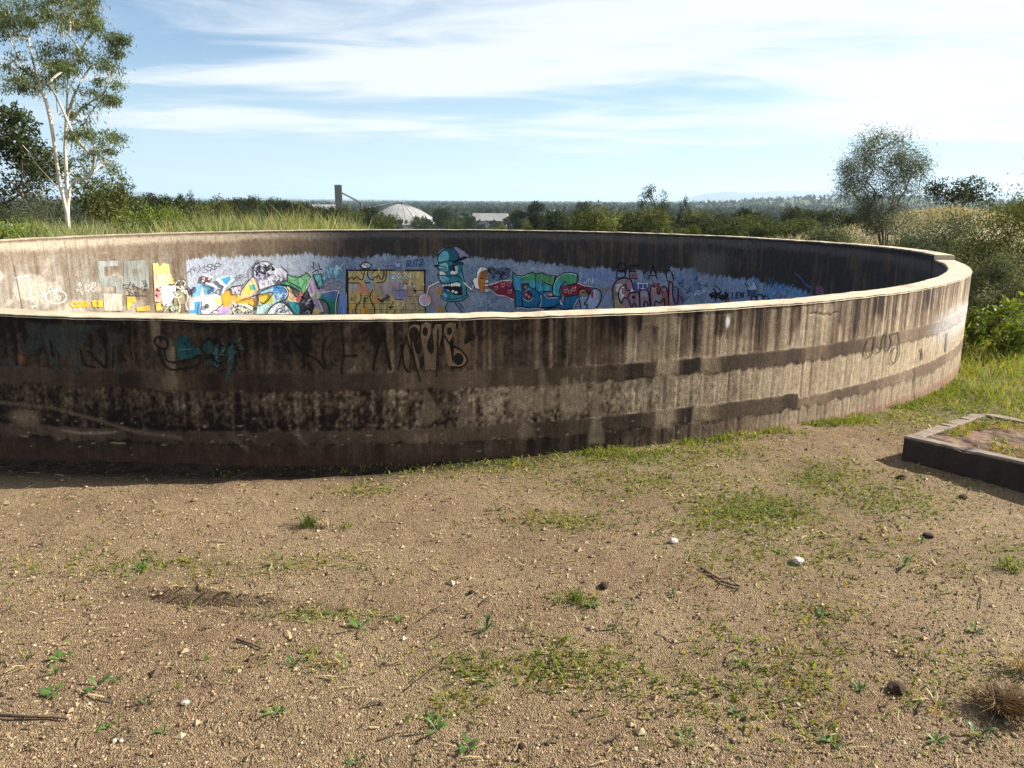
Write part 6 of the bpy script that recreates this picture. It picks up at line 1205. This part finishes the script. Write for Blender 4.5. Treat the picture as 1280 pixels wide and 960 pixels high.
for k, (px_, py_, wpx, mat, nm, cat, lab) in enumerate([(998, 704, 17, 'stone_white', 'white_stone', 'stone', 'white stone lying right of centre on the bare ground'), (232, 880, 10, 'stone_white', 'white_flake', 'stone', 'flat white flake at lower left, alone'), (143, 927, 7, 'stone_white', 'white_flake', 'stone', 'left of two tiny white flakes at lower left'), (151, 927, 6, 'stone_white', 'white_flake', 'stone', 'right of two tiny white flakes at lower left'),
      (1119, 864, 24, 'clod', 'soil_clod', 'clod', 'black soil clod at lower right'), (755, 733, 14, 'clod', 'soil_clod', 'clod', 'dark clod near the centre of the bare ground'), (1160, 671, 13, 'clod', 'soil_clod', 'clod', 'dark clod below the kerbed bed'), (1126, 598, 11, 'clod', 'soil_clod', 'clod', 'small dark clod at the shadow of the kerbed bed'), (1204, 623, 12, 'clod', 'soil_clod', 'clod', 'dark clod below the front kerb near right edge'), (652, 934, 10, 'clod', 'soil_clod', 'clod', 'dark clod at the bottom edge, centre'), (590, 742, 9, 'clod', 'soil_clod', 'clod', 'small dark clod left of the centre clod'), (842, 678, 13, 'stone_white', 'pale_stone', 'stone', 'pale pinkish stone left of the white stone')]):
    p = on_ground(px_, py_); s_ = wpx/F_PX*np.hypot(p[1], EYE)/2; o = obj(nm, rock_mesh(k+3, mat, 2, .45), None, (p[0], p[1], p[2]+s_*.3), k*.9); o.scale = (s_, s_*.8, s_*.6); tag(o, lab, cat)
def stick(name, pts, rad, label, twigs=0, mat='twig', cat='stick'):
    W3 = [on_ground(*q)+np.array([0, 0, rad*.9+.003]) for q in pts]; o0 = W3[0]; P = np.array(spline([tuple(w-o0) for w in W3], False, 3)) if len(W3) > 2 else np.array([W3[0]-o0, (W3[0]+W3[1])/2-o0+np.array([0, 0, .004]), W3[1]-o0])
    mb = MB(); V, Fs = tube(P, np.linspace(rad, rad*.55, len(P)), 6); mb.add(V, Fs); r = np.random.default_rng(len(label))
    for k in range(twigs):
        a = P[r.integers(len(P))]; d = r.normal(0, 1, 3); d[2] = abs(d[2])*.35; d /= np.linalg.norm(d); V, Fs = tube([a, a+d*.03, a+d*.06+r.normal(0, .008, 3)], [rad*.5, rad*.4, rad*.25], 5); mb.add(V, Fs)
    tag(obj(name, mb.mesh(name, M[mat], True), None, o0), label, cat)
stick('dark_stick', [(-12, 896), (30, 898), (62, 899), (86, 901)], .006, 'dark straight stick at the left edge, low down')
stick('dark_stick', [(296, 801), (314, 807), (328, 813)], .005, 'short dark stick below the furrow')
stick('twig_pile', [(876, 712), (893, 722), (908, 731), (926, 735)], .006, 'small heap of dark dead twigs right of centre', 9, 'twig', 'twigs')
stick('pale_stalk', [(522, 778), (545, 762), (575, 742)], .0022, 'long pale dry stalk near the centre, upper one', 0, 'straw')
stick('pale_stalk', [(505, 865), (530, 845), (562, 820)], .0022, 'long pale dry stalk near the centre, lower one', 0, 'straw')
stick('pale_stalk', [(1145, 895), (1152, 880), (1166, 872)], .0025, 'bent pale stalk left of the dead root clump', 0, 'straw')
stick('pale_stalk', [(1224, 762), (1226, 748), (1225, 735)], .0022, 'pale upright stalk near right edge', 0, 'straw')
def root_clump():
    p = on_ground(1250, 892); r = np.random.default_rng(9); root = empty('dead_root_clump', p); tag(root, 'brown clump of dead grass roots at lower right corner', 'root clump')
    o = obj('clod', rock_mesh(31, 'clod', 3, .5), root, (0, 0, .025)); o.scale = (.038, .036, .028); n = 1300; a = r.normal(0.1, 1.3, n); d = np.stack([np.cos(a), np.sin(a), r.uniform(-.05, .45, n)], 1); c = r.normal(0, .02, (n, 3)); c[:, 2] = np.abs(c[:, 2])+.02
    V, Fq = leaves(c, d, r.uniform(.05, .12, n), r.uniform(.0015, .003, n), r); mb = MB(); mb.add(V, Fq, np.repeat(tint(n, r, .12, .8, .08)*np.array([1.25, .86, .6]), 4, 0)); obj('roots', mb.mesh('roots', M['straw'], False, True), root)
    p = on_ground(1276, 838); o = obj('dry_tuft', tuft_mesh(17, 60, .13, 'straw'), None, p); tag(o, 'bleached dry grass tuft at right edge above root clump', 'grass tuft')
root_clump()

# ------------------------------------------------------------------ far buildings
PZ = lambda p: vgz(p)
def dome():
    D = 800.0; c = at(502, 279, D); z0 = vgz(c); R0 = 48/F_PX*D; zt = at(502, 255, D)[2]; ze = at(502, 279.5, D)[2]
    root = empty('storage_dome', (c[0], D, z0)); tag(root, 'pale ribbed round storage dome beyond the far rim', 'storage shed')
    n = 32; t = np.linspace(0, 2*np.pi, n+1)[:-1]; f = np.linspace(0, 1, 9); prof_r = R0*f; prof_z = (zt-z0)-(zt-ze)*(f**1.6)
    prof_r[0] = 0.8
    T2, I2 = np.meshgrid(t, np.arange(9)); V = np.stack([prof_r[I2]*np.cos(T2), prof_r[I2]*np.sin(T2), prof_z[I2]], -1).reshape(-1, 3)
    mb = MB(); mb.add(V, gridF(9, n, True, True)); rf = obj('roof', mb.mesh('roof', M['metal_roof'], False), root)
    rib = MB(); P = np.stack([prof_r, prof_r*0, prof_z+0.1], 1); Vr, Fr = tube(P, np.full(9, .2), 4); rib.add(Vr, Fr); me = rib.mesh('rib', M['shed_wall'])
    for k in range(24): 
        o = obj('rib', me, rf); o.rotation_euler = (0, 0, k*2*np.pi/24)
    mb = MB(); V, Fs = tube([[0, 0, 0], [0, 0, ze-z0+.1]], [R0*.985, R0*.985], 40, False); mb.add(V, Fs); obj('wall', mb.mesh('wall', M['shed_wall'], True), root)
    mb = MB(); mb.add(*box(-2, -2, zt-z0-.2, 2, 2, zt-z0+1.6)); obj('roof_cap', mb.mesh('roof_cap', M['steel']), root)
dome()
def tower():
    D = 850.0; c = at(424.3, 268, D); z0 = vgz(c); w = 8.4/F_PX*D/2; zt = at(424, 232, D)[2]-z0
    root = empty('elevator_tower', (c[0], D, z0), 0.12); tag(root, 'tall brown square tower with sloping conveyor left of the dome', 'tower')
    mb = MB(); mb.add(*box(-w, -w, 0, w, w, zt)); obj('shaft', mb.mesh('shaft', M['tower']), root)
    mb = MB(); mb.add(*box(-w*1.06, -w*1.06, zt+.003, w*1.06, w*1.06, zt+.8)); obj('parapet', mb.mesh('parapet', M['shed_wall']), root)
    for k in range(5):
        mb = MB(); mb.add(*box(-.8, -w-.12, 0, .8, -w-.02, 1.6)); o = obj('window', mb.mesh('window', M['steel']), root); o.location = (-1.0, 0, 5+k*7.5)
    a = at(428, 241, D)-np.array(root.location); b = at(451, 253.5, D)-np.array(root.location)
    a[:2] = (w-0.2, 0); b[1] = 0; mb = MB(); V, Fs = tube([a, (a+b)/2, b], [.9, .9, .9], 4); mb.add(V, Fs); obj('conveyor', mb.mesh('conveyor', M['steel']), root)
    mb = MB(); V, Fs = tube([[b[0], 0, 0], [b[0], 0, b[2]+1.0]], [1.4, 1.4], 4); mb.add(V, Fs); obj('conveyor_mast', mb.mesh('conveyor_mast', M['steel']), root)
tower()
def gallery():
    D = 810.0; a = at(462, 259.5, D); b = at(499, 252.2, D); z0 = vgz(a); root = empty('conveyor_gallery', (a[0], D, z0)); o = np.array(root.location)
    tag(root, 'thin sloping conveyor gallery rising to the apex of dome', 'conveyor'); mb = MB(); V, Fs = tube([a-o, (a+b)/2-o, b-o], [.9, .9, .9], 4); mb.add(V, Fs); obj('gallery', mb.mesh('gallery', M['shed_wall']), root)
    for f in (0.02, .35, .62):
        p = a+(b-a)*f-o; mb = MB(); V, Fs = tube([[p[0], p[1], 0], [p[0], p[1], p[2]]], [.5, .5], 4); mb.add(V, Fs); obj('leg', mb.mesh('leg', M['steel']), root)
gallery()
def shed(px, ytop, ybot, wpx, D, depth, label, rot=0.0, wall='shed_wall', name='long_shed', cat='shed', rh=.35, windows=0):
    c = at(px, ybot, D); z0 = vgz(c); w = wpx/F_PX*D/2; zt = at(px, ytop, D)[2]-z0; zt = max(zt, 3); e = zt*(1-rh)
    root = empty(name, (c[0], D, z0), rot); tag(root, label, cat); d = depth/2
    mb = MB(); mb.add(*box(-w, -d, -2, w, d, e)); obj('wall', mb.mesh('wall', M[wall]), root)
    mb = MB(); ov = .5; V = np.array([[-w-ov, -d-ov, e+.02], [w+ov, -d-ov, e+.02], [w+ov, 0, zt], [-w-ov, 0, zt], [-w-ov, d+ov, e+.02], [w+ov, d+ov, e+.02], [-w-ov, 0, e+.02], [w+ov, 0, e+.02]])
    mb.add(V, [np.array([[0, 1, 2, 3], [3, 2, 5, 4]]), np.array([[0, 3, 6], [6, 3, 4], [1, 7, 2], [7, 5, 2]])]); obj('roof', mb.mesh('roof', M['metal_roof']), root)
    for k in range(windows):
        x = -w+(k+.7)*2*w/(windows+.4); mb = MB(); mb.add(*box(-.6, -d-.06, 0, .6, -d-.01, 1.2)); o = obj('window', mb.mesh('window', M['steel']), root); o.location = (x, 0, e*.45)
shed(613, 266.5, 282, 42, 640, 16, 'long pale-roofed shed right of the dome', -.12)
shed(405, 255.5, 263, 26, 700, 20, 'grey-roofed shed just left of the brown tower', .1)
shed(640, 270, 279, 8, 900, 9, 'tiny pale shed right of the long shed', .3, 'house_wall', 'far_house', 'house', .4)
shed(207, 266, 275, 14, 210, 7, 'pale cottage roof among trees left of the tall grass', .2, 'house_wall', 'cottage', 'house', .42, 3)
shed(228, 270, 278, 10, 215, 6, 'smaller pale cottage roof right of the first cottage', -.3, 'house_wall', 'cottage', 'house', .42, 2)
shed(157, 287, 296, 14, 75, 4, 'low white-roofed hut right above the far left rim', .1, 'house_wall', 'hut', 'hut', .35, 1)
shed(2, 275, 288, 14, 90, 6, 'white-walled house at left edge behind grey shrub', .1, 'house_wall', 'cottage', 'house', .4, 2)
shed(694, 262, 268, 12, 1100, 10, 'distant pale roof between dark trees, centre', 0, 'house_wall', 'far_house', 'house', .4)
shed(262, 271.5, 277, 9, 260, 6, 'pale roof half hidden behind broad olive tree', .4, 'house_wall', 'cottage', 'house', .4, 1)

# ------------------------------------------------------------------ air
mb = MB(); mb.add(*box(-21000, -1500, -60, 21000, 21500, 420)); hz_o = obj('haze', mb.mesh('haze'))
hm = bpy.data.materials.new('haze_air'); hm.use_nodes = True; t_ = hm.node_tree; t_.nodes.clear(); ho = t_.nodes.new('ShaderNodeOutputMaterial'); hv = t_.nodes.new('ShaderNodeVolumePrincipled')
hv.inputs['Color'].default_value = (0.62, 0.82, 1.0, 1); hv.inputs['Density'].default_value = 0.00006; hv.inputs['Anisotropy'].default_value = 0.2
t_.links.new(hv.outputs[0], ho.inputs['Volume']); hz_o.data.materials.append(hm); tag(hz_o, 'pale blue haze over the far plain', 'haze', kind='stuff')
